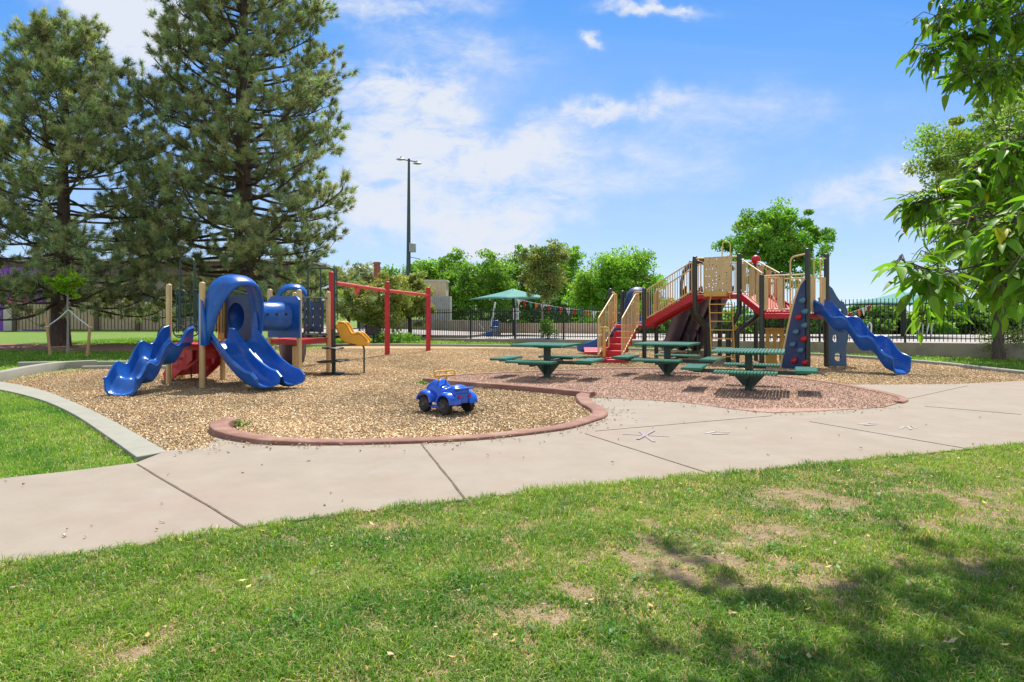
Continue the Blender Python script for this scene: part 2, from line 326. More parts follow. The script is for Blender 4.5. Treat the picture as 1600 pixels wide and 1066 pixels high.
def ground_mat(name, stops, scale, detail=8, rough=0.95, bump=0.5, bscale=50, big=None, vor=None):
    m = bpy.data.materials.new(name); m.use_nodes = True; t = m.node_tree; b = t.nodes['Principled BSDF']
    b.inputs['Roughness'].default_value = rough; b.inputs['Specular IOR Level'].default_value = 0.15
    g = nd(t, 'ShaderNodeNewGeometry'); n = nd(t, 'ShaderNodeTexNoise'); n.inputs['Scale'].default_value = scale; n.inputs['Detail'].default_value = detail; n.inputs['Roughness'].default_value = 0.7
    t.links.new(g.outputs['Position'], n.inputs['Vector']); rp = nd(t, 'ShaderNodeValToRGB'); t.links.new(n.outputs['Fac'], rp.inputs[0])
    cr = rp.color_ramp
    while len(cr.elements) > 1: cr.elements.remove(cr.elements[0])
    cr.elements[0].position = stops[0][0]; cr.elements[0].color = (*stops[0][1], 1)
    for p, c in stops[1:]: e = cr.elements.new(p); e.color = (*c, 1)
    o = rp.outputs[0]
    if vor:          # (scale, [stops], mix)
        vt = nd(t, 'ShaderNodeTexVoronoi'); vt.inputs['Scale'].default_value = vor[0]; t.links.new(g.outputs['Position'], vt.inputs['Vector'])
        sc = nd(t, 'ShaderNodeSeparateColor'); t.links.new(vt.outputs['Color'], sc.inputs[0]); r2 = nd(t, 'ShaderNodeValToRGB'); t.links.new(sc.outputs[0], r2.inputs[0])
        c2 = r2.color_ramp
        while len(c2.elements) > 1: c2.elements.remove(c2.elements[0])
        c2.elements[0].position = vor[1][0][0]; c2.elements[0].color = (*vor[1][0][1], 1)
        for p, c in vor[1][1:]: e = c2.elements.new(p); e.color = (*c, 1)
        mx_ = nd(t, 'ShaderNodeMix', data_type='RGBA'); mx_.inputs[0].default_value = vor[2]; t.links.new(o, mx_.inputs[6]); t.links.new(r2.outputs[0], mx_.inputs[7]); o = mx_.outputs[2]
    for bgd in (big or []):          # (scale, lo, hi, color, amount)
        nb = nd(t, 'ShaderNodeTexNoise'); nb.inputs['Scale'].default_value = bgd[0]; nb.inputs['Detail'].default_value = 7; nb.inputs['Roughness'].default_value = 0.65
        t.links.new(g.outputs['Position'], nb.inputs['Vector']); mr_ = nd(t, 'ShaderNodeMapRange'); t.links.new(nb.outputs['Fac'], mr_.inputs[0])
        mr_.inputs[1].default_value = bgd[1]; mr_.inputs[2].default_value = bgd[2]; mr_.inputs[4].default_value = bgd[4]
        mx_ = nd(t, 'ShaderNodeMix', data_type='RGBA'); t.links.new(mr_.outputs[0], mx_.inputs[0]); t.links.new(o, mx_.inputs[6]); mx_.inputs[7].default_value = (*bgd[3], 1); o = mx_.outputs[2]
    t.links.new(o, b.inputs['Base Color'])
    if bump:
        nb = nd(t, 'ShaderNodeTexNoise'); nb.inputs['Scale'].default_value = bscale; nb.inputs['Detail'].default_value = 6
        t.links.new(g.outputs['Position'], nb.inputs['Vector']); bp = nd(t, 'ShaderNodeBump'); bp.inputs['Strength'].default_value = bump; bp.inputs['Distance'].default_value = 0.02
        t.links.new(nb.outputs['Fac'], bp.inputs['Height']); t.links.new(bp.outputs[0], b.inputs['Normal'])
    return m
M['lawn'] = ground_mat('lawn_soil', [(0.25,(0.07,0.12,0.02)),(0.45,(0.11,0.19,0.03)),(0.6,(0.17,0.25,0.05)),(0.8,(0.26,0.24,0.11))], 9, bump=0.8, bscale=45,
                       big=[(0.55, 0.56, 0.68, (0.30,0.21,0.13), 0.55)])
M['soil'] = ground_mat('thin_lawn_soil', [(0.3,(0.14,0.095,0.05)),(0.5,(0.27,0.19,0.115)),(0.7,(0.37,0.275,0.18))], 14, bump=0.8, bscale=60,
                       big=[(3.1, 0.5, 0.62, (0.16,0.15,0.05), 0.5)])
M['dirt'] = ground_mat('red_dirt', [(0.3,(0.22,0.11,0.07)),(0.7,(0.36,0.20,0.14))], 5, bump=0.4, bscale=20)
M['chips'] = ground_mat('wood_chip_litter', [(0.3,(0.20,0.125,0.06)),(0.5,(0.38,0.25,0.12)),(0.7,(0.52,0.37,0.20))], 28, bump=1.0, bscale=70,
                        vor=(38, [(0.0,(0.20,0.12,0.06)),(0.3,(0.42,0.29,0.14)),(0.7,(0.55,0.40,0.21)),(1.0,(0.70,0.56,0.36))], 0.6), big=[(0.5,0.55,0.75,(0.40,0.25,0.13),0.35)])
M['gravel'] = ground_mat('pink_crushed_gravel', [(0.3,(0.25,0.15,0.105)),(0.5,(0.37,0.235,0.17)),(0.7,(0.46,0.31,0.235))], 30, bump=0.8, bscale=90,
                         vor=(55, [(0.0,(0.26,0.15,0.10)),(0.5,(0.46,0.28,0.21)),(1.0,(0.62,0.43,0.34))], 0.5), big=[(0.6,0.52,0.7,(0.48,0.33,0.20),0.5)])
M['walk'] = ground_mat('pink_grey_concrete', [(0.25,(0.265,0.22,0.168)),(0.75,(0.325,0.275,0.215))], 2.2, detail=10, rough=0.85, bump=0.15, bscale=140,
                       big=[(0.7,0.5,0.75,(0.30,0.205,0.16),0.5),(45,0.66,0.72,(0.15,0.12,0.1),0.4),(4.0,0.62,0.8,(0.22,0.185,0.16),0.35),(1.6,.55,.75,(.36,.32,.28),.4)])

# ------------------------------------------------------------------ ground
def struct(o): o['kind'] = 'structure'; return o
def Gs(pts, z=0.0, close=False, n=5, smooth=True):
    w_ = [G(p[0], p[1], z) for p in pts]
    return catmull(w_, n) if smooth else w_
ZC = 0.045   # concrete top
me = MB().add([(-600,-60,0),(600,-60,0),(600,1200,0),(-600,1200,0)], [(0,1,2,3)])
struct(me.build('lawn', M['lawn'], smooth=None))
near_edge = Gs([(-420,940),(-200,912),(0,884),(200,855),(400,822),(600,795),(800,773),(1000,752),(1200,733),(1400,713),(1600,693),(1800,674),(2200,641),(2600,612)], ZC)
far_edge_l = Gs([(-420,800),(-200,775),(0,748),(110,736),(213,723)], ZC)
# sidewalk polygon: near edge left->right, then back along the far side
walk_far = Gs([(2600,587),(2000,590),(1600,595),(1500,600),(1400,601),(1325,601)], ZC, smooth=False)
pad_near = Gs([(1381,637),(1294,642),(1206,645),(1140,639),(1075,630),(987,624),(926,621)], ZC, smooth=True)
pad_right = Gs([(1325,602),(1359,611),(1395,619),(1412,627),(1381,637)], ZC)
scurb = Gs([(916,618),(910,622),(918,632),(934,640),(936,649),(912,658),(870,669),(760,682),(655,688),(520,691),(430,690),(375,684),(347,676),(343,668),(362,662)], 0.06, n=8)
walk_poly = near_edge+walk_far+pad_right[1:-1]+pad_near[:-1]+[p for p in scurb[6:-14]]+Gs([(322,700),(262,704),(213,723)], ZC, smooth=False)[:2]+list(reversed(far_edge_l))
struct(MB().prism([(p[0], p[1]) for p in walk_poly], -0.05, ZC).build('sidewalk', M['walk'], smooth=None))
# foreground soil under the thin lawn
soil = near_edge[:]
struct(MB().prism([(p[0], p[1]-0.02) for p in soil]+[(26,12),(26,-4),(-14,-4)], -0.03, 0.034).build('lawn_soil', M['soil'], smooth=None))
# bed of wood chips
chip_left = Gs([(0,600),(60,586),(130,578),(215,578),(300,578),(345,572),(362,560),(430,545),(560,541.5),(700,542),(840,544),(940,547),(1060,551),(1180,554),(1290,558),(1345,562),(1400,566),(1480,573),(1530,579),(1600,587),(1760,602)], 0.0, n=4)
strip_in = Gs([(-60,592),(0,600),(60,612),(120,635),(180,665),(262,713)], 0.0, n=4)
strip_out = Gs([(-60,606),(0,613),(60,628),(110,650),(160,683),(213,722)], 0.0, n=4)
chip_poly = chip_left+[G(1800,606)]+list(walk_far[2:])+pad_right[1:-1]+pad_near[:-1]+scurb[:-8]+[G(350,702), G(310,722), G(262,713)]+list(reversed(strip_in))[1:]
cp = [(p[0], p[1]) for p in chip_poly]
MBc = MB().prism(cp, -0.05, 0.018)
struct(MBc.build('wood_chip_bed', M['chips'], smooth=None))
# gravel pad with three tables
pad_far = Gs([(664,597),(700,589),(760,585),(850,581),(930,578),(1000,577),(1100,579),(1206,588),(1294,599),(1359,611),(1395,619),(1412,627),(1381,637)], 0.04)
pad_low = Gs([(926,621),(900,618),(830,611),(740,604),(664,597)], 0.04)
pad_poly = [(p[0], p[1]) for p in pad_far+pad_near[1:]+pad_low]
struct(MB().prism(pad_poly, -0.04, 0.052).build('gravel_pad', M['gravel'], smooth=None))
dirtp = [G(-500,548),G(60,547),(G(260,549)),G(330,547),G(330,540),G(140,538),G(-500,536)]
struct(MB().prism([(p[0],p[1]) for p in dirtp], -0.02, 0.008).build('dirt_path', M['dirt'], smooth=None))

def kerb(name, pts, wd, z1, m, rnd=0.02, z0=-0.05, raise_=None):
    h = wd/2; sec = [(-h,z0),(-h,z1-rnd),(-h+rnd*.4,z1-rnd*.35),(-h+rnd,z1),(h-rnd,z1),(h-rnd*.4,z1-rnd*.35),(h,z1-rnd),(h,z0)]
    st = []
    pts = [Vector((p[0],p[1],0)) for p in pts]
    for i, p in enumerate(pts):
        t = (pts[min(i+1,len(pts)-1)]-pts[max(i-1,0)]).normalized(); f_ = raise_(i/(len(pts)-1)) if raise_ else 0; st.append((p+Vector((0,0,f_)), Vector((-t.y,t.x,0)), Vector((0,0,1))))
    mb = MB().sweep(st, sec)
    return struct(mb.build(name, m, smooth=50))
kerb('curb', scurb, 0.21, 0.066, M['redcurb'], 0.018, -.2, raise_=lambda t: .012+.05*max(0,min(1,(t-.62)/.3))+.03*max(0,min(1,(.25-t)/.2)))
kerb('curb', pad_low[:], 0.14, 0.125, M['redcurb'], 0.02)
kerb('curb', pad_far[4:-3], 0.13, 0.075, M['redcurb'], 0.02)
kerb('curb', Gs([(130,579),(215,578),(300,578),(345,572),(362,560),(430,545),(560,541.5),(700,542),(840,544),(940,547),(1060,551),(1180,554),(1290,558),(1345,562),(1400,566),(1480,573),(1530,579),(1600,587),(1760,602)],0,n=5), 0.16, 0.11, M['curbg'])
kerb('curb', Gs([(-160,625),(-60,608),(0,597),(40,588),(90,580),(150,576.5)],0,n=5), 0.16, 0.22, M['curbg'])
kerb('curb', Gs([(30,575),(100,574),(215,573),(290,574)],0,n=5), 0.2, 0.15, M['curbg'])
struct(MB().prism([(p[0],p[1]) for p in strip_in+list(reversed(strip_out))], -0.05, 0.05).build('curb', M['curbg'], smooth=None, bevel=0.01))
# joints in the concrete
jm = MB()
def joint(a, b, wd=0.014):
    p = G(a[0],a[1],ZC); q = G(b[0],b[1],ZC); d = (q-p).normalized(); n = Vector((-d.y,d.x,0))*wd/2; k = 14; L_ = []; R_ = []
    for i in range(k+1):
        c = p.lerp(q, i/k)+n*random.uniform(-.35,.35); s = random.uniform(.7,1.15); L_.append(c+n*s); R_.append(c-n*s)
    pl = L_+list(reversed(R_)); jm.prism([(a_[0],a_[1]) for a_ in pl], ZC-0.01, ZC+0.004)
joint((215,726),(381,824),.02); joint((656,691),(735,790),.02); joint((914,678),(1108,740),.014); joint((1265,659),(1508,701),.012)
joint((1416,624),(1512,603),.008); joint((1445,635),(1596,648),.01); joint((930,674),(1206,650),.006)
struct(jm.build('sidewalk_joints', M['joint'], smooth=None))

# ------------------------------------------------------------------ pool deck, retaining wall, fence
FA = Vector((-0.9, 33.0, 0)); fd = Vector((1, -0.73, 0)).normalized()
fn = Vector((-fd.y, fd.x, 0))                 # towards the pool (away from camera)
def deckz(s): return 0.17+0.0150*s
S0, S1 = -9.5, 24.5
wall = MB()
def strip(mb, s0, s1, o0, o1, top, bot, n=24):
    for i in range(n):
        a = s0+(s1-s0)*i/n; b = s0+(s1-s0)*(i+1)/n
        pa = FA+fd*a; pb = FA+fd*b
        q = [pa+fn*o0, pb+fn*o0, pb+fn*o1, pa+fn*o1]; za, zb = deckz(a)+top, deckz(b)+top
        zz = [za, zb, zb, za]
        mb.add([Vector((p.x,p.y,bot if bot is not None else z-0.1)) for p, z in zip(q, zz)]+[Vector((p.x,p.y,z)) for p, z in zip(q, zz)],
               [(4,5,6,7),(0,1,5,4),(2,3,7,6)]+([(3,0,4,7)] if i == 0 else [])+([(1,2,6,5)] if i == n-1 else []))
    return mb
strip(wall, S0, S1, -0.16, 0.1, 0.0, -0.05)
wobj = wall.build('retaining_wall', M['retain'], smooth=None); tag(wobj, 'low tan concrete retaining wall under the black fence, facing the grass strip', 'wall')
dk = MB(); strip(dk, S0, S1, -0.13, 10, 0.006, -0.02); struct(dk.build('pool_deck', M['deckc'], smooth=None))
fence = empty('iron_fence', FA, 'long black iron picket fence standing on the tan retaining wall', 'fence')
bay = 2.62; k = 0; s = S0+0.3
while s < S1-0.3:
    p = FA+fd*s; z = deckz(s)
    pb = MB(); pb.box((p.x,p.y,z+0.74), (0.065,0.065,1.52), math.atan2(fd.y,fd.x)); pb.lathe((p.x,p.y,z+1.5), [(0.065,0),(0.065,0.02),(0.01,0.06)], 4)
    pb.build('post', M['iron'], fence, smooth=None)
    e = min(s+bay, S1); pk = MB(); m_ = int((e-s)/0.123)
    for j in range(1, m_+1):
        t = s+(e-s)*j/(m_+1); q = FA+fd*t; zt = deckz(t)
        pk.box((q.x,q.y,zt+0.75), (0.022,0.022,1.42), math.atan2(fd.y,fd.x))
    for hz in (0.14, 1.27):
        a = FA+fd*(s+.04); b = FA+fd*(e-.04); pk.beam((a.x,a.y,deckz(s)+hz), (b.x,b.y,deckz(e)+hz), 0.03, 0.035)
    pk.build('picket_panel', M['iron'], fence, smooth=None)
    s += bay

# ------------------------------------------------------------------ slides and play parts builders
def frame_path(pts, n=6):
    P = catmull(pts, n); st = []
    for i, p in enumerate(P):
        t = P[min(i+1,len(P)-1)]-P[max(i-1,0)]; th = Vector((t.x,t.y,0)).normalized(); la = Vector((th.y,-th.x,0))
        st.append((p, la, Vector((0,0,1))))
    return st
def slide(name, pts, wd, wall_h, m, parent, lanes=1, n=7, th=0.035, flare=0.02, label=None, wall_prof=None, ex=.55):
    st = frame_path(pts, n); h = wd/2
    inner = []
    def lane(c, hw):
        o = []
        for i in range(9):
            a = math.pi*i/8; o.append((c-hw*math.cos(a)*1.0, -0.0+(1-math.sin(a)**ex)*wall_h))
        return o
    lw = wd/lanes/2-0.03
    for k_ in range(lanes):
        c = -h+wd/lanes*(k_+.5); la = lane(c, lw)
        inner += [(c-lw-0.02, wall_h+0.012)]+la+[(c+lw+0.02, wall_h+0.012)]
    # outer: below
    outer = []
    m_ = len(inner)
    for (u_, w_) in inner: outer.append((u_*1.0+(th if u_ > 0 else -th)*(0.9 if abs(u_) > h*0.6 else 0), w_-th if abs(u_) < h-0.05 else w_-th*0.6-(0.02 if w_ > wall_h*.9 else 0)))
    sec = inner+list(reversed(outer))
    sts = []
    for i, s_ in enumerate(st):
        t = i/(len(st)-1); sz = wall_prof(t) if wall_prof else 1.0
        sts.append((s_[0], s_[1], s_[2], 1.0, sz))
    return MB().sweep(sts, sec).build(name, m, parent, smooth=48, label=label)
def wave_pts(a, b, z0, z1, nw, amp, curve=0.0, n=26, lead=0.0):
    a = Vector(a); b = Vector(b); d = b-a; sd_ = Vector((-d.y,d.x,0)).normalized(); o = []
    for i in range(n+1):
        t = i/n; z = z0+(z1-z0)*t
        z += amp*math.sin(2*math.pi*nw*t+lead)*min(1, 6*t)*min(1, 5*(1-t))
        p = a+d*t+sd_*curve*math.sin(math.pi*t); o.append(Vector((p.x,p.y,z)))
    return o
def hood(name, c, lat, outw, half, zb, zt, m, parent, depth=0.42, back=0.05, th=0.03, n=22, label=None, square=0.7):
    c = Vector((c[0],c[1],0)); lat = Vector((lat[0],lat[1],0)).normalized(); outw = Vector((outw[0],outw[1],0)).normalized(); vs = []; fs = []; mm = 7
    for j in range(mm):
        t = j/(mm-1)
        for i in range(n+1):
            a = math.pi*i/n; sn = math.sin(a)
            u_ = -math.cos(a); u_ = math.copysign(abs(u_)**square, u_)*half*(1-0.16*t*t*sn+0.08*math.sin(math.pi*t))
            z = zb+(zt-zb)*sn**0.7*(1-0.12*t*t)+0.05*math.sin(math.pi*t)*sn
            off = -back+(depth*(0.25+0.75*sn**0.8)+back)*t
            vs.append(c+lat*u_+outw*off+Vector((0,0,z)))
    for j in range(mm-1):
        for i in range(n): q = j*(n+1)+i; fs.append((q,q+1,q+n+2,q+n+1))
    o = MB().add(vs, fs).build(name, m, parent, smooth=60, label=label)
    sm = o.modifiers.new('thick', 'SOLIDIFY'); sm.thickness = th; sm.offset = 0
    # rolled rim on the front edge
    return o
def rim(pts, r, m, parent, name='rim'):
    return MB().tube(pts, r, 8).build(name, m, parent, smooth=60)
def post(mb, x, y, z1, r=0.052):
    mb.lathe((x,y,-0.1), [(r,0),(r,z1+0.1-0.035),(r*0.92,z1+0.1-0.012),(r*0.6,z1+0.1),(0.005,z1+0.105)], 16); return mb
def railing(a, b, z0a, z0b, h, nb, r=0.012, rr=0.018, gap=0.08, mid=True):
    a = Vector(a); b = Vector(b); mb = MB()
    A0 = Vector((a.x,a.y,z0a+gap)); B0 = Vector((b.x,b.y,z0b+gap)); A1 = A0+Vector((0,0,h-gap)); B1 = B0+Vector((0,0,h-gap))
    mb.tube(fillet([A0.lerp(A1,.5),A1,B1,B0,A0,A0.lerp(A1,.52)], 0.07), rr, 8)
    for i in range(1, nb+1):
        t = i/(nb+1); mb.tube([A0.lerp(B0,t), A1.lerp(B1,t)], r, 6)
    return mb

# ================================================================== LEFT PLAY STRUCTURE
P1 = Vector((-6.58,13.5,0)); P2 = Vector((-5.66,12.86,0)); P3 = Vector((-5.94,14.46,0)); P4 = Vector((-5.02,13.8,0))
P5 = Vector((-4.52,14.96,0)); P6 = Vector((-4.29,16.44,0)); P7 = Vector((-5.34,15.53,0)); P8 = Vector((-5.25,17.0,0))
DZ = 0.83
lp = empty('play_structure', (-5.6,14.2,0), 'low blue and cream play structure with wave slide, double slide and crawl tube', 'play structure', )
for p, z in ((P1,1.96),(P2,1.97),(P3,1.95),(P4,1.72),(P5,1.90),(P6,1.90),(P7,1.93),(P8,1.9)):
    post(MB(), p.x, p.y, z).build('post', M['post'], lp, smooth=50)
d1 = MB().prism([(p.x,p.y) for p in (P1,P2,P4,P3)], DZ-0.11, DZ); d1.build('deck', M['red'], lp, smooth=None, bevel=0.01)
d2 = MB().prism([(p.x,p.y) for p in (P5,P6,P8,P7)], DZ-0.11, DZ); d2.build('deck', M['red'], lp, smooth=None, bevel=0.01)
# wave slide
a0 = (P1+P2)/2
wp = wave_pts((a0.x-0.05,a0.y-0.05,0), (-6.47,11.62,0), 0.80, 0.05, 2.6, 0.095, curve=-0.05, lead=0.6)
slide('wave_slide', wp, 0.58, 0.36, M['blue'], lp, lanes=1, n=3, ex=.34, wall_prof=lambda t: 1-.2*t)
# double slide
a1 = (P2+P4)/2; od = Vector((0.82,-0.57,0)).normalized()
dsp = [a1+od*t+Vector((0,0,z)) for t, z in ((0.0,.84),(0.15,.82),(0.45,.58),(0.8,.33),(1.1,.18),(1.3,.12),(1.45,.11),(1.55,.13))]
slide('double_slide', dsp, 1.03, 0.27, M['blue'], lp, lanes=2, n=6, wall_prof=lambda t: 1.0-0.45*max(0,(t-.8))/.2)
# hood over the double slide
la1 = (P4-P2).normalized()
hood('slide_hood', a1+od*.05, la1, od, 0.53, DZ+0.0, 2.08, M['blue'], lp, depth=0.5, back=.08, th=.05)
# side wings closing hood and slide
for s_ in (-1, 1):
    c = a1+la1*0.56*s_
    MB().slab(c-la1*0.02+od*-0.05, od, (0,0,1), [(0,DZ),(0.22,DZ-.02),(0.2,1.2),(0.12,1.6),(0,1.75)], 0.035).build('hood_side', M['blue'], lp, smooth=40)
# crawl tube with end panels
t0 = (P3+P4)/2; td = Vector((0.57,0.82,0)).normalized(); t1 = t0+td*1.13
tb = MB(); nseg = 28; prof = []
for i, (f_, rr_) in enumerate(((0,.345),(0.03,.345),(0.06,.305),(0.5,.30),(0.94,.305),(0.97,.345),(1,.345))):
    prof.append((f_, rr_))
vs = []; tl = Vector((td.y,-td.x,0))
for f_, rr_ in prof:
    c = t0.lerp(t1, f_)+Vector((0,0,1.33))
    for k_ in range(nseg):
        an = 2*math.pi*k_/nseg; vs.append(c+tl*math.cos(an)*rr_+Vector((0,0,1))*math.sin(an)*rr_)
fs = [(i*nseg+k_, i*nseg+(k_+1)%nseg, (i+1)*nseg+(k_+1)%nseg, (i+1)*nseg+k_) for i in range(len(prof)-1) for k_ in range(nseg)]
tube = MB().add(vs, fs).build('crawl_tube', M['blue'], lp, smooth=50); sm = tube.modifiers.new('thick','SOLIDIFY'); sm.thickness = 0.02
for f_ in (0.2, 0.4, 0.6, 0.8):
    c = t0.lerp(t1, f_)+Vector((0,0,1.36)); nn = (tl*0.998+Vector((0,0,0.06))).normalized()
    mw = MB().lathe(c+nn*0.289, [(0.034,0),(0.034,0.012),(0.022,0.02)], 12, nn.to_track_quat('Z','Y').to_matrix()); mw.build('porthole', M['iron'], lp, smooth=40)
for c, nm, mm_ in ((t0,'tube_panel',M['navy']),(t1,'tube_panel',M['blue'])):
    MB().slab(c-tl*0.52-td*0.03, tl, (0,0,1), [(0,DZ+.05),(1.04,DZ+.05),(1.04,1.68),(0.94,1.76),(0.10,1.76),(0,1.68)], 0.04, holes=[(0.52,1.33,0.28,0.28,22)]).build(nm, mm_, lp, smooth=40)
# yellow step block seen through the hood and orange base box
MB().box((P3.x+0.05,P3.y-0.16,1.3),(0.14,0.1,0.85)).build('panel_strip', M['gold'], lp, bevel=0.01)
# small hood and slide at the back of the second deck
b0 = (P7+P8)/2+Vector((0.15,0.2,0)); bo = Vector((-0.35,1,0)).normalized(); bl = Vector((1,0.35,0)).normalized()
hood('slide_hood', b0+Vector((0.12,-0.35,0)), bl, -bo, 0.36, 1.35, 2.02, M['blue'], lp, depth=0.3)
bs = [b0+bo*t+Vector((0.05*t,0,z)) for t, z in ((0.0,.84),(0.3,.72),(0.8,.5),(1.3,.24),(1.7,.1),(2.0,.07))]
slide('slide', bs, 0.6, 0.26, M['purple'], lp)
# blue game board on the far side of second deck
bd = (P6-P8).normalized(); gb0 = P8+Vector((0.28,-0.1,0)); MB().slab(gb0, bd, (0,0,1), [(0,0.95),(0.62,0.95),(0.62,1.68),(0,1.68)], 0.04, holes=[(.1,1.3,.03,.28,10),(.31,1.3,.03,.28,10),(.52,1.3,.03,.28,10)]).build('game_board', M['navy'], lp, smooth=40)
for k_ in range(3):
    for z in (1.1, 1.3, 1.5): q = gb0+bd*(.2+.21*k_-.1); MB().ball((q.x,q.y-0.04,z), 0.035, 8).build('game_bead', M['steel'], lp)
# green pipe work: arch climbers, rails
def gp(pts, r=0.019, name='pipe_rail', m='green', fil=0.12): return MB().tube(fillet(pts, fil, 6), r, 8).build(name, M[m], lp, smooth=60)
gp([A(282,515,13.35),A(282,404,13.35),A(304,404,13.15),A(304,512,13.15)], 0.022, 'arch_rail')
gp([A(273,453,13.35),A(290,453,13.3),A(290,524,13.3),A(276,524,13.35)], 0.014, fil=0.14)
gp([A(298,520,13.2),A(298,453,13.1),A(312,453,12.95)], 0.014)
for px_ in (276,279,286): gp([A(px_,454,13.4),A(px_,520,13.4)], 0.012)
for px_ in (307,310): gp([A(px_,454,13.05),A(px_,520,13.05)], 0.012)
hoopc = A(302,516,13.1)
gp([hoopc+Vector((0.11*math.cos(a),0,0.11*math.sin(a))) for a in [i*math.pi/6 for i in range(12)]], 0.013, 'curl', fil=0.01)
hoopc = A(280,518,13.2)
gp([hoopc+Vector((0.11*math.cos(a),0,0.11*math.sin(a))) for a in [i*math.pi/6 for i in range(12)]], 0.013, 'curl', fil=0.01)
gp([A(481,524,15.9),A(481,419,15.9),A(523,419,16.0),A(523,500,16.0),A(523,585,15.75)], 0.022, 'arch_rail')
gp([A(501,524,16.6),A(501,422,16.6)], 0.018, 'arch_rail')
gp([A(526,420,16.5),A(527,500,16.5)], 0.016, 'arch_rail')
gp([A(471,465,15.1),A(511,466,16.4)], 0.017); gp([A(471,523,15.1),A(511,523,16.4)], 0.017)
for i in range(4): t = i/4; gp([A(475+8*i,466,15.2+1.1*t),A(475+8*i,523,15.2+1.1*t)], 0.011)
gp([A(424,469,15.6),A(464,469,15.1)], 0.012)
gp([A(246,556,14.6),A(246,522,14.6),A(252,511,14.5),A(266,503,14.0)], 0.018, 'handrail'); gp([A(252,549,15.3),A(252,516,15.3),A(266,508,14.7)], 0.014, 'handrail')
gp([A(346,452,14.4),A(352,452,14.3),A(398,463,13.9)], 0.02)
for i in range(5): gp([A(333+5*i,463,14.2),A(333+5*i,520,14.2)], 0.011)
# red stairs going down towards the back left
sa = Vector((-6.05,14.05,0)); sb = Vector((-6.9,14.62,0)); sdv = (sb-sa).normalized(); slt = Vector((-sdv.y,sdv.x,0))
rs = MB()
for i in range(4):
    t = (i+0.5)/4; c = sa.lerp(sb, t*0.9+0.05); z = DZ*(1-(i+1)/5)
    rs.box((c.x,c.y,z), (0.34,0.72,0.05), math.atan2(sdv.y,sdv.x)); rs.box((c.x-sdv.x*.16,c.y-sdv.y*.16,z+.07), (0.03,0.72,0.16), math.atan2(sdv.y,sdv.x))
rs.build('stairs', M['red'], lp, smooth=None)
for s_ in (-1,1):
    o_ = sa+slt*0.38*s_; MB().slab(o_-slt*0.02, sdv, (0,0,1), [(0,DZ),(0,DZ-.34),(.72,0.05),(1.0,0.0),(1.0,.2),(.45,DZ)], 0.03).build('stringer', M['red'], lp, smooth=40)
# red shield panel between front posts, facing the camera under the deck
q0 = A(276,580,13.9); 
MB().slab((q0.x,13.95,0), Vector((0.97,-0.2,0)), (0,0,1), [(0.0,0.27),(0.24,0.29),(0.66,0.60),(0.68,0.83),(0.42,0.84),(0.28,.72),(0.2,0.56),(0.06,0.38)], 0.05).build('red_panel', M['red'], lp, smooth=40)
MB().box((-6.95,14.75,0.12),(0.16,0.14,0.24)).build('footing_box', M['gold'], lp, bevel=0.01)
MB().tube([A(299,592,14.2),A(299,570,14.2)], 0.016, 8).build('leg', M['dark'], lp)

# overhead track bar with three red posts
ob = empty('overhead_bar', (-4.07,22.97,0), 'red overhead glide bar on three tall red posts over the wood chips', 'monkey bar')
o1, o2, o3 = Vector((-5.0,19.5,0)), Vector((-4.07,22.97,0)), Vector((-3.02,25.4,0))
for p, z in ((o1,2.54),(o2,2.42),(o3,2.32)): post(MB(), p.x, p.y, z, 0.085 if p is not o1 else 0.075).build('post', M['red'], ob, smooth=50)
bmz = [2.22, 2.13, 2.03]
for (a, za), (b, zb) in (((o1,2.24),(o2,2.12)),((o2,2.12),(o3,2.03))):
    MB().tube([Vector((a.x+.03,a.y,za)), Vector((b.x,b.y,zb))], 0.055, 12).build('track_beam', M['salmon'], ob, smooth=50)
hc = o1.lerp(o2, 0.42); hm = MB(); hm.box((hc.x,hc.y,2.08),(0.1,0.3,0.14)); hm.tube(fillet([(hc.x,hc.y-.1,2.0),(hc.x,hc.y-.1,1.9),(hc.x,hc.y+.1,1.9),(hc.x,hc.y+.1,2.0)],.03), .015); hm.build('glide_handle', M['salmon'], ob)

# disc climber with small yellow chute
dc0 = G(520,587); dcl = empty('disc_climber', dc0, 'dark disc step climber on a pole with yellow chute on its rail', 'climber')
MB().tube([(dc0.x,dc0.y,-.05),(dc0.x,dc0.y,1.05)], 0.028, 10).build('pole', M['dark'], dcl)
for z, r_, tl_ in ((0.62,0.25,0.02),(0.33,0.38,-0.06),(0.05,0.27,0.0)):
    MM = Matrix.Rotation(tl_, 3, 'Y'); dm = MB(); dm.lathe((dc0.x,dc0.y,z), [(r_*.9,-.02),(r_,-.008),(r_,.008),(r_*.93,.018)], 8 if r_ > .3 else 20, MM)
    dm.build('step_disc', M['dark'], dcl)
gr = G(569,585); MB().tube(fillet([(dc0.x,dc0.y,.68),(gr.x,gr.y,.68),(gr.x,gr.y,-.05)], .12), .02, 8).build('support_rail', M['dark'], dcl)
yp = [(526,509),(531,505),(541,506),(546,513),(551,522),(557,523),(563,521),(570,526),(577,534),(577,540),(566,540),(553,538),(541,535),(536,531)]
yv = [A(p_[0],p_[1],16.2) for p_ in yp]; MB().slab((0,16.35,0),(1,0,0),(0,0,1),[(v_.x,v_.z) for v_ in yv],.36).build('chute', M['yellow'], dcl, smooth=40, bevel=.03)
yb = [A(p_[0],p_[1]-1.5,16.2) for p_ in ((531,505),(541,506),(546,513),(551,522),(557,523),(563,521),(570,526),(577,534))]
for dy_ in (.02,.33): MB().tube(catmull([Vector((v_.x,16.0+dy_,v_.z)) for v_ in yb],3), .028, 8).build('chute_rim', M['yellow'], dcl, smooth=60)

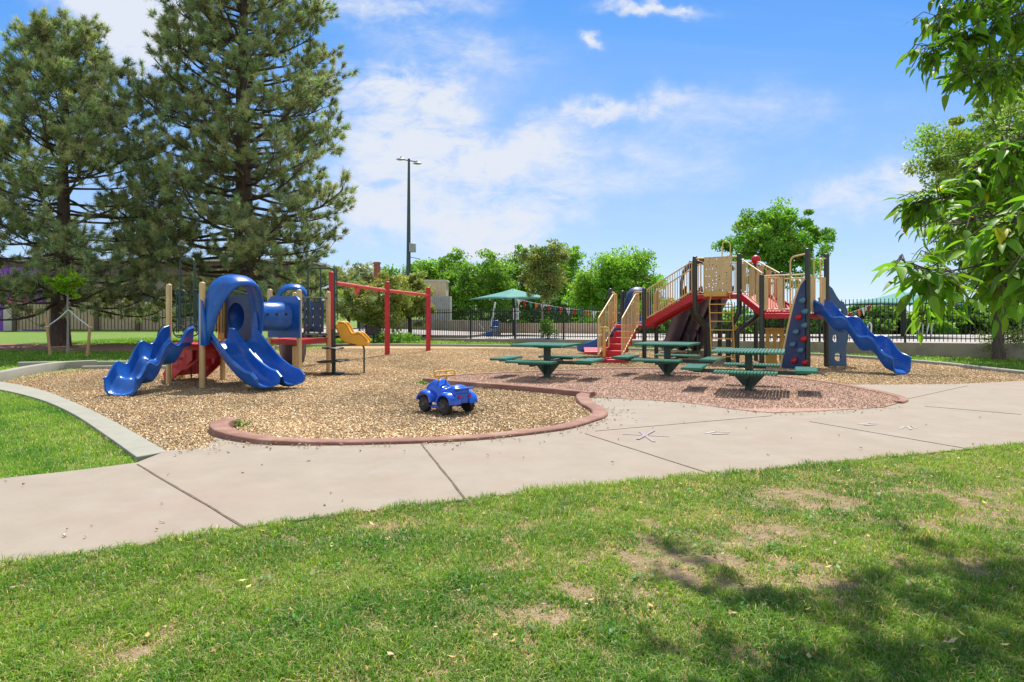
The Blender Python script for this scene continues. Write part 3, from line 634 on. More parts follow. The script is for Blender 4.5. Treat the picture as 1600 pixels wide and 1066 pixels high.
# ================================================================== RIGHT PLAY STRUCTURE
rp_ = empty('play_structure', (6.0,18.8,0), 'tall play structure with dark curved posts, cream railings, ramp and red stairs', 'play structure')
R1 = Vector((2.99,21.4,0)); R2 = Vector((3.91,20.8,0)); R2b = Vector((4.45,21.7,0)); R1b = Vector((3.5,22.3,0))
R3 = Vector((5.2,20.0,0)); R4 = Vector((6.2,19.2,0)); B1 = Vector((5.45,21.4,0)); B2 = Vector((6.2,21.0,0)); B3 = Vector((7.0,20.2,0))
R5 = Vector((6.36,17.92,0)); R6 = Vector((7.18,17.1,0)); R7 = Vector((8.02,17.95,0)); R8 = Vector((7.2,18.77,0))
HU, HL, HG = 1.92, 1.39, 1.04
for p, z in ((R1,2.14),(R2,2.14),(R2b,2.1),(R1b,2.1),(R5,2.38),(R6,2.97),(R7,2.91),(R8,2.5),(B2,2.8)):
    post(MB(), p.x, p.y, z, 0.065).build('post', M['dark'], rp_, smooth=50)
def cpost(top, zt, dx, dy=0.0, zc0=1.55, zc1=0.78):
    pts = [(top.x,top.y,zt)]+[(top.x+dx*(.5-.5*math.cos(math.pi*t)),top.y+dy*(.5-.5*math.cos(math.pi*t)),zc0+(zc1-zc0)*t) for t in [i/12 for i in range(13)]]+[(top.x+dx,top.y+dy,-0.1)]
    mb = MB().tube(pts, 0.07, 14); mb.ball((top.x,top.y,zt), 0.07, 14, (1,1,.5)); mb.build('curved_post', M['dark'], rp_, smooth=50, label='dark curved post bending inward below the deck')
cpost(R3, 2.98, 0.42); cpost(B1, 2.96, 0.45); cpost(R4, 2.99, -0.30); cpost(Vector((6.66,19.05,0)), 1.45, -0.58, 0, 1.42, 0.8)
post(MB(), B3.x, B3.y, 2.82, .06).build('post', M['dark'], rp_, smooth=50)
MB().ball((B3.x,B3.y,2.93), 0.13, 16).build('finial', M['red'], rp_, smooth=60, label='round red ball on top of a far post')
def deck(ps, z, h=0.12, name='deck'): MB().prism([(p.x,p.y) for p in ps], z-h, z).build(name, M['red'], rp_, smooth=None, bevel=0.01)
deck((R3,R4,B3,B2,B1), HU); deck((R5,R6,R7,R8), HL, 0.13); deck((R1,R2,R2b,R1b), HG, 0.1)
def slope(a, b, za, zb, wd, name, beam_h=0.14):
    a = Vector(a); b = Vector(b); d = (b-a).normalized(); n_ = Vector((-d.y,d.x,0)); 
    mb = MB(); vs = []
    for p, z in ((a,za),(b,zb)):
        for s_ in (0,1): q = p+n_*wd*s_; vs += [(q.x,q.y,z),(q.x,q.y,z-.05)]
    mb.add(vs, [(0,2,6,4),(1,5,7,3),(0,4,5,1),(2,3,7,6),(0,1,3,2),(4,6,7,5)])
    for s_ in (0,1):
        q = n_*(wd*s_+(0.02 if s_ else -0.02)); mb.beam((a.x+q.x,a.y+q.y,za-.03),(b.x+q.x,b.y+q.y,zb-.03), .035, beam_h)
    mb.build(name, M['red'], rp_, smooth=None)
rv = (R3-R2).normalized(); rn = Vector((-rv.y,rv.x,0))
slope(R2, R3, HG+.05, HU, .9, 'ramp', 0.17)       # long ramp from landing to upper deck
railing(R2+rn*0.02, R3+rn*0.02-rv*0.1, HG+.08, HU+.02, 0.92, 19, r=.011, rr=.02).build('ramp_railing', M['cream'], rp_, smooth=60)
railing(R2+rn*.88, R3+rn*.88-rv*.1, HG+.08, HU+.02, 0.92, 19, r=.011, rr=.02).build('ramp_railing', M['cream'], rp_, smooth=60)
bk = rn
slope(R4+Vector((.02,.02,0)), R5+Vector((0,.06,0)), HU-.02, HL+.05, .95, 'bridge_ramp', 0.16)
# stairs (red) up to the landing
s0 = Vector((2.66,19.35,0)); s1 = Vector((3.48,21.05,0)); sv = (s1-s0).normalized(); sn_ = Vector((-sv.y,sv.x,0)); st_ = MB()
for i in range(5):
    t = i/5; c = s0.lerp(s1, t+.1); z = HG*(i+1)/6
    st_.box((c.x,c.y,z-.03), (0.40,0.66,0.05), math.atan2(sv.y,sv.x)); f_ = c-sv*.19; st_.box((f_.x,f_.y,z-.10), (0.03,0.66,0.17), math.atan2(sv.y,sv.x))
st_.build('stairs', M['red'], rp_, smooth=None, bevel=.006)
MB().prism([(p.x,p.y) for p in (G(915,568,.0)+Vector((0,.3,0)),G(962,568)+Vector((0,.3,0)),G(965,558),G(912,558))], .24, .31).build('transfer_platform', M['red'], rp_, bevel=.01, smooth=None)
c = G(964,569); MB().box((c.x,c.y+.12,.07),(0.62,0.34,0.12), .1).build('step', M['red'], rp_, bevel=.02)
def stair_rail(off):
    lo = s0+sn_*off+sv*0.1; hi = s0+sn_*off+sv*1.45; tp = hi+sv*0.36; mb = MB(); z1 = HG+.92
    pts = [(lo.x,lo.y,.22),(lo.x,lo.y,1.24),(hi.x,hi.y,z1-.02),(tp.x,tp.y,z1),(tp.x,tp.y,HG+.02),(hi.x,hi.y,.93),(lo.x,lo.y,.22)]
    mb.tube(fillet(pts,.06), .02, 8)
    for i in range(1, 13):
        t = i/13; q = lo.lerp(tp, t); sL = (lo-tp).length; f_ = t*sL/1.35
        z0_ = .22+(.93-.22)*min(1,f_) + (0 if f_ < 1 else (HG-.9)*(f_-1)); zt_ = 1.24+(z1-.02-1.24)*min(1,f_)
        mb.tube([(q.x,q.y,z0_),(q.x,q.y,zt_)], .011, 6)
    return mb
stair_rail(0.34).build('stair_railing', M['cream'], rp_, smooth=60); stair_rail(-0.34).build('stair_railing', M['cream'], rp_, smooth=60)
for o_ in (0.34,-0.34):
    q = s0+sn_*o_+sv*1.0; MB().slab((q.x,q.y,0), sv, (0,0,1), [(0,.95),(.3,1.1),(.3,1.75),(0,1.6)], .02, holes=[(.15,1.5,.05,.05,10),(.15,1.25,.04,.04,10)]).build('rail_panel', M['panelcream'], rp_)
railing(Vector((3.62,20.98,0)), R2, HG, HG, .98, 3).build('railing', M['cream'], rp_, smooth=60)
railing(R1, Vector((3.1,21.25,0)), HG, HG, .98, 1).build('railing', M['cream'], rp_, smooth=60)
c = G(944,567); post(MB(), c.x, c.y, 1.0, .05).build('hand_post', M['gold'], rp_, smooth=50)
MB().tube(fillet([(c.x-.12,c.y-.02,.98),(c.x-.12,c.y-.02,.42),(c.x+.13,c.y-.02,.42),(c.x+.13,c.y-.02,1.0),(c.x-.12,c.y-.02,1.0),(c.x-.12,c.y-.02,.9)],.09), .018, 8).build('hand_loop', M['cream'], rp_, smooth=60)
# hooded slide behind the landing
hb = (R1b+R2b)/2; ho = Vector((-0.5,0.86,0)); hl = Vector((0.86,0.5,0))
hood('slide_hood', hb+Vector((-.1,-.1,0)), hl, -ho, .46, HG, 2.16, M['navy'], rp_, depth=.35)
slide('slide', [hb+ho*t+Vector((-t*.25,0,z)) for t, z in ((0,HG),(.3,.95),(.9,.55),(1.4,.25),(1.8,.12),(2.1,.1))], .62, .26, M['blue'], rp_)
# purple triple slide from the upper deck, seen from underneath
ps = [Vector((5.95+dx,y_,z_)) for dx,y_,z_ in ((0,21.2,HU),(0,21.4,HU-.05),(-.03,22.2,1.35),(-.06,23.0,.75),(-.08,23.6,.32),(-.1,24.1,.15),(-.1,24.5,.13))]
slide('wide_slide', ps, 1.45, .28, M['purple'], rp_, lanes=3, n=5)
for px_ in (1075,1090): MB().tube(fillet([A(px_,554,22.3),A(px_,522,22.3),A(px_-3,516,22.6)],.05), .02, 8).build('slide_leg', M['dark'], rp_)
hood('slide_hood', (5.85,21.3), (1,0,0), (0,1,0), .70, HU, 3.02, M['navy'], rp_, depth=.4)
# perforated panel on the front of the upper deck
fv = (R4-R3).normalized(); fnn = Vector((fv.y,-fv.x,0)); pn0 = R3+fv*0.30+fnn*0.04
random.seed(3)
def perforated(o, ex, ey, W_, H_, nx, ny, th, skip=.25):
    n_ = ex.cross(ey); mb = MB(); cw, chh = W_/nx, H_/ny
    for i in range(nx):
        for j in range(ny):
            cx_, cy_ = (i+.5)*cw, (j+.5)*chh
            ring = [(-.5,-.5),(0,-.5),(.5,-.5),(.5,0),(.5,.5),(0,.5),(-.5,.5),(-.5,0)]
            hasH = random.random() > skip; jx, jy = random.uniform(-.2,.2)*cw, random.uniform(-.2,.2)*chh; rr_ = .021
            O_ = [(cx_+p[0]*cw, cy_+p[1]*chh) for p in ring]; I_ = [(cx_+jx+rr_*math.cos(math.atan2(p[1],p[0])), cy_+jy+rr_*math.sin(math.atan2(p[1],p[0]))) for p in ring]
            P_ = lambda q, z: o+ex*q[0]+ey*q[1]+n_*z
            vs = [P_(q,0) for q in O_+I_]+[P_(q,th) for q in O_+I_]; fs = []
            for k_ in range(8):
                k2 = (k_+1)%8; fs += [(k_,k2,8+k2,8+k_),(16+k2,16+k_,24+k_,24+k2)]
                if hasH: fs.append((8+k_,8+k2,24+k2,24+k_))
            if not hasH: fs += [tuple(range(8,16)), tuple(range(31,23,-1))]
            if i == 0: fs += [(0,7,23,16),(7,6,22,23)]
            if i == nx-1: fs += [(2,3,19,18),(3,4,20,19)]
            if j == 0: fs += [(0,1,17,16),(1,2,18,17)]
            if j == ny-1: fs += [(4,5,21,20),(5,6,22,21)]
            mb.add(vs, fs)
    return mb
perforated(pn0+Vector((0,0,HU+.06)), fv, Vector((0,0,1)), .80, .98, 8, 10, .03, .5).build('perforated_panel', M['panelcream'], rp_, smooth=None)
q = pn0+fv*.36+fnn*.06; MB().box((q.x,q.y,HU+.0),(.66,.16,.13), math.atan2(fv.y,fv.x)).build('panel_sill', M['gold'], rp_, bevel=.015)
def rp_pipe(pts, r=.018, m='cream', name='pipe_rail', fil=.08): MB().tube(fillet([Vector(p) for p in pts], fil, 5), r, 8).build(name, M[m], rp_, smooth=60)
a_ = R3+fnn*.03; b_ = R4+fnn*.03
rp_pipe([(a_.x,a_.y,HU+1.02),(b_.x,b_.y,HU+1.02)], .024)
rp_pipe([(a_.x+.05,a_.y,HU+.98),A(1100,410,19.75),A(1100,459,19.75),A(1093,456,19.8)], .016)
rp_pipe([A(1128,405,19.5),A(1129,380,19.5),A(1133,376,19.5),A(1141,380,19.4),A(1141,405,19.4)], .017, fil=.05)
rp_pipe([A(1143,403,19.35),A(1143,458,19.35)], .016); rp_pipe([A(1147,412,19.3),A(1147,458,19.3)],.012); rp_pipe([A(1151,408,19.25),A(1151,458,19.25)],.012)
railing(R3+Vector((.02,.1,0)), B1, HU, HU, .95, 6).build('railing', M['cream'], rp_, smooth=60)
railing(B1, B2, HU, HU, .95, 2, rr=.014).build('railing', M['cream'], rp_, smooth=60)
# bridge ramp railings with tan boards
bn = Vector((.03,-.03,0))
def bridge_side(a, b, za, zb, boards):
    a = Vector(a); b = Vector(b); railing(a, b, za, zb, .96, boards, r=.012, rr=.02, gap=.1).build('bridge_railing', M['cream'], rp_, smooth=60)
    d = (b-a)
    for i in range(boards//2+1):
        t = (i+.5)/(boards//2+1); c_ = a+d*t; zz = za+(zb-za)*t
        MB().box((c_.x,c_.y,zz+.52),(d.length/(boards//2+1)*.6,.018,.74), math.atan2(d.y,d.x)).build('bridge_board', M['panelcream'], rp_, smooth=None)
bridge_side(R4+bn, R5+bn+Vector((-.03,0,0)), HU, HL+.06, 5); bridge_side(B3+Vector((0,-.1,0)), R8+Vector((0,.1,0)), HU, HL+.1, 4)
railing(B2, B3, HU, HU, .95, 8).build('railing', M['cream'], rp_, smooth=60)
# lower deck railings
railing(R5, R6, HL+.02, HL+.02, .93, 7, r=.013, rr=.02).build('deck_railing', M['cream'], rp_, smooth=60)
railing(R5+Vector((.05,.05,0)), R8, HL+.02, HL+.02, .9, 7).build('deck_railing', M['cream'], rp_, smooth=60)
railing(R8, R7, HL+.02, HL+.02, .9, 7).build('deck_railing', M['cream'], rp_, smooth=60)
for t in (.08,.42): q = R5.lerp(R6, t); MB().box((q.x,q.y,HL+.5),(.11,.02,.82), math.atan2(-.82,.82)).build('rail_board', M['panelcream'], rp_, smooth=None)
q = R5.lerp(R6,.62); rp_pipe([(q.x,q.y-.04,HL+.02),(q.x,q.y-.04,2.78),(R6.x-.02,R6.y-.02,2.84)], .022, fil=.14)
v67 = (R7-R6).normalized()
for t, zt in ((.32,2.72),(.66,2.76)): q = R6.lerp(R7,t); e_ = R6 if t < .5 else R7; rp_pipe([(q.x,q.y,HL+.05),(q.x,q.y,zt),(e_.x,e_.y,zt+.03)], .018, fil=.06)
for t, ww in ((.17,.22),(.84,.22)): q = R6.lerp(R7,t); MB().box((q.x,q.y,HL+.48),(ww,.03,.88), math.atan2(v67.y,v67.x)).build('entry_board', M['panelcream'], rp_, smooth=None, bevel=.006)
# climbing wall with holds
cd = (R5-R6).normalized(); cn = Vector((-.7,-.7,0)); c0 = R6+cn*.09
poly = [(0.03,0.02),(.62,0.02)]+[(.62*math.cos(a*math.pi/2)**.62 if a < .999 else .02, .02+2.23*math.sin(a*math.pi/2)**1.0) for a in [i/12 for i in range(1,13)]]
poly = [(0.03,.02)]+[(.03+.60*(1-t)**.62, .02+2.22*t) for t in [i/14 for i in range(15)]]
MB().slab(c0, cd, (0,0,1), poly, .05).build('climbing_wall', M['navy'], rp_, smooth=40)
edge = [c0+cd*(p[0]+.012)+Vector((0,0,p[1]))+cn*(-.02) for p in poly[1:]]
MB().tube(edge, .032, 8).build('climbing_wall_rim', M['cream'], rp_, smooth=60)
wn_ = cd.cross(Vector((0,0,1))); wn_ = wn_ if wn_.dot(cn) > 0 else -wn_
for (px_,py_,cl_) in ((1253,470,0),(1257,487,0),(1247,496,1),(1256,509,0),(1243,519,0),(1255,530,1),(1238,539,0),(1250,548,0),(1240,564,1),(1257,567,1)):
    # intersect pixel ray with wall plane
    d = Vector(((px_-800)/F,1,-(py_-HZ)/F)); o_ = Vector((0,0,CAMZ)); pl = c0+wn_*.055; t = (pl-o_).dot(wn_)/d.dot(wn_); hp = o_+d*t
    hm = MB(); hm.ball(hp, .075, 10, (1,1,.9)); hm.ball(hp+Vector((.03,-.02,.03)), .05, 8)
    hm.build('climbing_hold', M['red'] if cl_ else M['tealhold'] if 'tealhold' in M else M.setdefault('tealhold', mat('grey_blue_hold', (.06,.16,.24), .4)), rp_, smooth=70)
# wave slide to the right
wp = wave_pts((7.62,17.5,0), (8.62,15.55,0), HL+.0, .07, 3.0, .085, curve=.08, n=34, lead=.3)
slide('wave_slide', wp, .55, .34, M['blue'], rp_, lanes=1, n=2, ex=.34)
# blue arch panel with porthole beside last post
ax = Vector((1,.25,0)).normalized()
pol = [(0,0),(.55,0),(.52,.5),(.60,.75),(.60,1.15),(.56,1.5),(.46,1.68),(.34,1.72),(.24,1.84),(.12,2.03),(0,2.12)]
MB().slab(R7+Vector((.07,.12,0)), ax, (0,0,1), pol, .05, holes=[(.36,1.32,.09,.2,18),(.28,.28,.10,.12,14),(.2,.75,.08,.1,12)]).build('arch_panel', mat('slate_blue_plastic', (.03,.09,.20), .45), rp_, smooth=40)
# ladder (yellow) to the upper deck
lt = R3.lerp(R4,.58)
def lad(u_, t): base = Vector((5.62,18.75,0.05)); top = Vector((5.74,19.45,HU)); p = base.lerp(top, t); return p+Vector((u_,-u_*.35,0))
for u_ in (-.27,.29): MB().tube([lad(u_,0),lad(u_,.85),lad(u_*.8,1)], .017, 8).build('ladder_rail', M['gold'], rp_, smooth=60)
for i in range(7):
    t = .1+.125*i; MB().beam(lad(-.28,t), lad(.29,t), .07, .028).build('rung', M['gold'], rp_, smooth=None, bevel=.006)
# yellow counter under the lower deck
cx = A(1196,540,18.5); cv = Vector((1,-.12,0)).normalized()
MB().slab((cx.x,cx.y,0), cv, (0,0,1), [(0,0.02),(.46,0.02),(.46,.98),(0,.98)], .05, holes=[(.14,.66,.05,.22,8),(.32,.66,.05,.22,8),(.33,.22,.055,.16,8)]).build('play_counter', M['gold'], rp_, smooth=40)
q = A(1209,516,18.35); MB().box((q.x,q.y,.99),(.56,.22,.04), -.12).build('counter_top', M['gold'], rp_, bevel=.008)
q = A(1152,516,19.8); MB().box((q.x,q.y,.96),(.26,.12,.12), 0).build('counter_box', M['gold'], rp_, bevel=.01)
MB().tube([A(1145,560,19.3),A(1145,520,19.3)], .03, 8).build('counter_leg', M['gold'], rp_); MB().tube([A(1155,560,19.3),A(1155,520,19.3)], .02, 8).build('counter_leg', M['gold'], rp_)

# ================================================================== PICNIC TABLES
def picnic():
    t = empty('picnic_table', (0,0,0), '', 'picnic table', 'green picnic tables on the gravel pad')
    def plank_grid(cx_, cy_, lx, ly, z, nm, par, along_y=True):
        # ribbed coated steel surface: slats with rolled-down rounded ends, tied by cross straps
        mb = MB(); n_ = int(round(lx/0.052)); 
        for i in range(n_):
            x = cx_-lx/2+lx*(i+.5)/n_; hw = lx/n_*.36
            prof = [(-ly/2,z-.045),(-ly/2-.012,z-.02),(-ly/2+.008,z),(ly/2-.008,z),(ly/2+.012,z-.02),(ly/2,z-.045)]
            low = [(-ly/2+.012,z-.045),(-ly/2+.006,z-.022),(-ly/2+.016,z-.014),(ly/2-.016,z-.014),(ly/2-.006,z-.022),(ly/2-.012,z-.045)]
            sec = prof+list(reversed(low)); vs = []
            for xx in (x-hw, x+hw): vs += [(xx, cy_+p[0], p[1]) for p in sec]
            m_ = len(sec); fs = [(k_, (k_+1)%m_, m_+(k_+1)%m_, m_+k_) for k_ in range(m_)]
            for base in (0, m_):
                for k_ in range(5): fs.append((base+k_, base+k_+1, base+m_-2-k_, base+m_-1-k_))
            mb.add(vs, fs)
        kk = max(3, int(ly/.05))
        for j in range(kk+1):
            y = cy_-ly/2+.02+(ly-.04)*j/kk; mb.box((cx_,y,z-.010),(lx-.02,.012,.009))
        for sx in (-1,1): mb.box((cx_+sx*(lx/2-.006), cy_, z-.022),(.016,ly,.042))
        return mb.build(nm, M['tgreen'], par, smooth=None)
    plank_grid(0,0,1.17,1.17,.76,'tabletop',t)
    fr = MB(); fr.box((0,0,.705),(.62,.07,.055)); fr.box((0,0,.705),(.07,.62,.055)); fr.box((0,0,.70),(.3,.3,.06)); fr.build('tabletop_frame', M['tgreend'], t, smooth=None, bevel=.004)
    MB().box((0,0,.32),(.125,.125,.72)).build('pedestal', M['tgreend'], t, smooth=None, bevel=.008)
    MB().box((0,0,.058),(.26,.26,.02)).build('base_plate', M['tgreend'], t, smooth=None)
    for k_ in range(4):
        a = k_*math.pi/2; ca, sa_ = math.cos(a), math.sin(a); MZ = Matrix.Rotation(a, 4, 'Z')
        arm = MB(); arm.beam(Vector((ca*.05,sa_*.05,.375)), Vector((ca*.95,sa_*.95,.375)), .06, .07)
        ex = Vector((ca,sa_,0)); arm.slab(Vector((0,0,0))-ex.cross(Vector((0,0,1)))*-.01+ex*.06, ex, (0,0,1), [(0,.12),(.05,.14),(.22,.34),(0,.34)], .02)
        arm.build('seat_arm', M['tgreend'], t, smooth=None)
        se = plank_grid(0,0,.98,.34,.455,'seat',t); se.matrix_local = MZ@Matrix.Translation((0,-.93,0)); 
        sf = MB(); sf.box((0,-.93,.40),(.5,.14,.045)); o = sf.build('seat_frame', M['tgreend'], t, smooth=None); o.matrix_local = MZ
    return t
pt = picnic(); yaw = math.atan2(-.45, 1.06)
tl_ = ['green picnic table on its own at the left, before the red stairs',
       'middle green picnic table on the gravel, in front of the cream ramp',
       'nearest green picnic table, before the curved posts and climbing wall']
spots = [(G(855,590,.05), yaw), (G(1043,587,.05), yaw-.05), (G(1170,610,.05), yaw+.02)]
for i, (p, yw) in enumerate(spots):
    o = pt if i == 0 else copy_tree(pt)
    o.location = (p.x, p.y, .0); o.rotation_euler = (0,0,yw); o['label'] = tl_[i]

# ================================================================== SPRING TOY CAR
cb = G(698,648); car = empty('spring_rider', (0,0,0), 'blue toy car spring rider with yellow handlebar and black wheels', 'spring rider')
def P_(x, y, z): return Vector((x, y, z))
# body built in local coordinates: +x forward, y left
sec_n = 16; st = []
prof = [ # x, half width, zbottom, ztop, shape exponent
 (.36,.05,.24,.30),(.345,.10,.20,.34),(.30,.135,.17,.385),(.22,.15,.13,.43),(.15,.15,.10,.46),(.10,.145,.06,.455),(.04,.155,.045,.37),(-.04,.155,.045,.335),(-.12,.15,.06,.35),(-.18,.15,.10,.39),(-.25,.165,.12,.40),(-.31,.16,.15,.375),(-.345,.13,.18,.34),(-.355,.1,.2,.32)]
vs = []; 
for (x, hw, zb, zt) in prof:
    for k_ in range(sec_n):
        a = 2*math.pi*k_/sec_n; cx_, sz_ = math.cos(a), math.sin(a)
        vs.append((x, math.copysign(abs(cx_)**.6, cx_)*hw, (zb+zt)/2+math.copysign(abs(sz_)**.75, sz_)*(zt-zb)/2))
fs = [(i*sec_n+k_, i*sec_n+(k_+1)%sec_n, (i+1)*sec_n+(k_+1)%sec_n, (i+1)*sec_n+k_) for i in range(len(prof)-1) for k_ in range(sec_n)]
fs += [tuple(range(sec_n)), tuple((len(prof)-1)*sec_n+k_ for k_ in range(sec_n))]
o = MB().add(vs, fs).build('body', M['carblue'], car, smooth=80); sb_ = o.modifiers.new('sub','SUBSURF'); sb_.levels = 2; sb_.render_levels = 2
# fenders: arched shells over every wheel
WR = .108
wheels = [(.235,.20),(.235,-.20),(-.215,.215),(-.215,-.215)]
fe = None
for (wx, wy) in wheels:
    mb = MB(); vs = []; n_ = 12; r0, r1_ = WR+.02, WR+.055; a0_, a1_ = R(8), R(180)
    s_ = 1 if wy > 0 else -1
    for i in range(n_+1):
        a = a0_+(a1_-a0_)*i/n_
        for (yy, rr_) in ((wy-s_*.13,r0),(wy-s_*.13,r1_+.01),(wy+s_*.03,r1_),(wy+s_*.055,r1_-.018),(wy+s_*.05,r0-.005),(wy+s_*.03,r0)):
            vs.append((wx+math.cos(a)*rr_*1.05, yy, .135+math.sin(a)*rr_*.98))
    m_ = 6; fs = [(i*m_+k_, i*m_+(k_+1)%m_, (i+1)*m_+(k_+1)%m_, (i+1)*m_+k_) for i in range(n_) for k_ in range(m_)]+[tuple(range(m_)), tuple(n_*m_+k_ for k_ in range(m_))]
    mb.add(vs, fs).build('fender', M['carblue'], car, smooth=50)
for s_ in (-1,1):
    MB().box((0.01,s_*.16,.075),(.26,.11,.035)).build('running_board', M['carblue'], car, bevel=.012)
    MB().box((-.03,s_*.150,.19),(.09,.02,.11)).build('side_badge', M['red'], car, bevel=.008)
MB().box((-.36,0,.345),(.06,.36,.03)).build('rear_wing', M['carblue'], car, bevel=.012)
MB().box((-.345,0,.21),(.05,.30,.15)).build('tail_panel', M['carblue'], car, bevel=.02)
for s_ in (-1,1):
    MB().lathe((-.374,s_*.095,.235), [(.024,0),(.022,.012),(.01,.016)], 14, Matrix.Rotation(R(-90),3,'Y')).build('tail_light', M['red'], car, smooth=40)
for (wx, wy) in wheels:
    s_ = 1 if wy > 0 else -1; mb = MB(); RM = Matrix.Rotation(R(90),3,'X')
    mb.lathe((wx,wy+.045,.10), [(.055,0),(WR-.012,0),(WR,.014),(WR,.076),(WR-.012,.09),(.055,.09)], 26, RM)
    for k_ in range(13):
        a = 2*math.pi*k_/13; q = Vector((wx+math.cos(a)*WR, wy, .10+math.sin(a)*WR)); mb.box(q, (.018,.075,.016), M=Matrix.Rotation(-a+R(90),3,'Y'))
    wh = mb.build('wheel', M['rubber'], car, smooth=40)
    MB().lathe((wx,wy+s_*.045-(0 if s_ < 0 else 0),.10), [(.055,-.02),(.055,.002),(.04,-.006),(.018,.006),(.016,.014)], 16, Matrix.Rotation(R(-90*s_),3,'X')).build('hub', M['hub'], car, smooth=40)
hb_ = MB(); hb_.tube(fillet([(.10,.07,.43),(.07,.075,.505),(.07,-.075,.505),(.10,-.07,.43)],.05), .013, 8)
hb_.tube(fillet([(.07,-.02,.57),(.05,.19,.57),(.03,.20,.50),(.07,.09,.505)],.035), .012, 8); hb_.tube(fillet([(.07,.02,.57),(.05,-.19,.57),(.03,-.20,.50),(.07,-.09,.505)],.035), .012, 8)
hb_.build('handlebar', M['yellow'], car, smooth=60)
MB().tube([(0+.055*math.cos(a),.055*math.sin(a),-.06+.17*a/(2*math.pi*4)) for a in [i*math.pi/8 for i in range(65)]], .012, 6).build('spring', M['red'], car, smooth=60)
car.location = (cb.x, cb.y, .055); car.rotation_euler = (0,0,R(180-43)); car.scale = (.96,.96,.96)

# ================================================================== SKY POLE, SIGNS, UMBRELLAS, ETC.
x0 = (638-800)/F*60; pl = empty('light_pole', (x0,60,0), 'tall dark floodlight pole with two lamp heads rising above the trees', 'light pole')
MB().tube([(x0,60,-.1),(x0+.05,60,14.5)], .24, 12, r1=.10).build('pole', M['poleg'], pl, smooth=60)
MB().tube([(x0-.55,60,14.45),(x0+.65,60,14.25)], .05, 8).build('arm', M['poleg'], pl)
for s_, zz in ((-1,14.5),(1,14.15)):
    c = Vector((x0+s_*.72+(.05),60,zz-.05)); hm = MB().ball(c, .33, 12, (1.15,.8,.30)); hm.box(c+Vector((-.05*s_,0,.13)),(.14,.1,.2)); hm.build('lamp_head', M['steel'], pl, smooth=50)
MB().box((x0+.38,59.9,6.9),(.55,.4,.75)).build('control_box', M['steel'], pl, bevel=.03)
MB().tube([(x0,60,6.15),(x0+1.0,60,5.95)], .03, 6).build('conduit_arm', M['poleg'], pl)
x1 = (589-800)/F*48; ch = empty('vent_pipe', (x1,48,0), 'rust red vent pipe sticking up above the small trees', 'pipe')
MB().tube([(x1,48,0),(x1,48,4.7)], .22, 12).build('shaft', mat('rust_red_pipe',(.30,.10,.07),.7), ch); MB().lathe((x1,48,4.7), [(.26,0),(.26,.12),(.18,.16)], 12).build('cap', M['redcurb'], ch)

def deckat(p):   # deck height under a point
    s_ = (Vector((p[0],p[1],0))-FA).dot(fd); return deckz(s_)+.006
def umbrella(px, D, half, zc, ze, label, rz=.5):
    x = (px-800)/F*D; z0_ = deckat((x,D)); o = empty('shade_canopy', (x,D,z0_), label, 'shade canopy', 'teal shade canopies by the pool')
    vs = []; n_ = 8
    for ring in range(5):
        t = ring/4
        for k_ in range(4*n_):
            a = k_/(4*n_)*4; side = int(a); f_ = a-side; ca = [(1,1),(-1,1),(-1,-1),(1,-1)]; p0 = ca[side]; p1_ = ca[(side+1)%4]
            bow = 1-.16*math.sin(math.pi*f_)*t; xx = (p0[0]+(p1_[0]-p0[0])*f_)*half*t*bow; yy = (p0[1]+(p1_[1]-p0[1])*f_)*half*t*bow
            zz = zc+(ze-zc)*t**.85+.10*half/2.4*math.sin(math.pi*f_)*t*t
            c_, s2 = math.cos(rz), math.sin(rz); vs.append((x+xx*c_-yy*s2, D+xx*s2+yy*c_, zz))
    m_ = 4*n_; fs = [(i*m_+k_, i*m_+(k_+1)%m_, (i+1)*m_+(k_+1)%m_, (i+1)*m_+k_) for i in range(4) for k_ in range(m_)]
    cnp = MB().add(vs, fs).build('canopy', M['teal'], o, smooth=30); sm_ = cnp.modifiers.new('thick','SOLIDIFY'); sm_.thickness = .03
    MB().tube([(x,D,z0_),(x,D,zc-.05)], .07, 10).build('mast', M['iron'], o)
    rb = MB()
    for k_ in range(4): a = R(45+90*k_)+rz; rb.tube([(x,D,zc-.08),(x+math.cos(a)*half*1.35,D+math.sin(a)*half*1.35,ze-.04)], .03, 6)
    rb.build('rib', M['poleg'], o)
umbrella(802, 40, 1.85, 2.76, 2.15, 'green shade canopy left of the round tree, by the pool lift', .62)
umbrella(1410, 29, 1.65, 2.28, 1.72, 'pale green shade canopy behind the fence right of the wave slide', .4)
umbrella(1232, 31, 1.6, 1.70, 1.25, 'teal shade canopy seen through the railings of the tall structure', .5)
# pennant strings
cols = [M['red'], M['teal'], M['white'], mat('orange_pennant',(.6,.15,.04),.7)]
def pennants(a, b, n_, sag, label):
    a = Vector(a); b = Vector(b); o = empty('pennant_string', ((a+b)/2), label, 'bunting')
    L_ = [a.lerp(b,t)-Vector((0,0,4*sag*t*(1-t))) for t in [i/40 for i in range(41)]]; MB().tube(L_, .012, 5).build('cord', M['white'], o)
    for i in range(n_):
        t = (i+.5)/n_; p = a.lerp(b,t)-Vector((0,0,4*sag*t*(1-t))); d = (b-a).normalized()*.13; k_ = random.uniform(-.05,.05)
        MB().add([p-d,p+d,p+Vector((k_,.04+k_,-.38)),p-d+Vector((0,.012,0)),p+d+Vector((0,.012,0)),p+Vector((k_,.052+k_,-.38))], [(0,1,2),(5,4,3),(0,3,4,1),(1,4,5,2),(2,5,3,0)]).build('pennant', cols[(2,0,1,3)[i%4]], o, smooth=None)
pennants(A(806,467,38), A(1000,490,34), 19, .18, 'red, white and teal pennants strung from the canopy mast to the stairs')
pennants(A(1318,492,32), A(1362,476,31), 6, .02, 'short string of faded red pennants beside the right canopy')
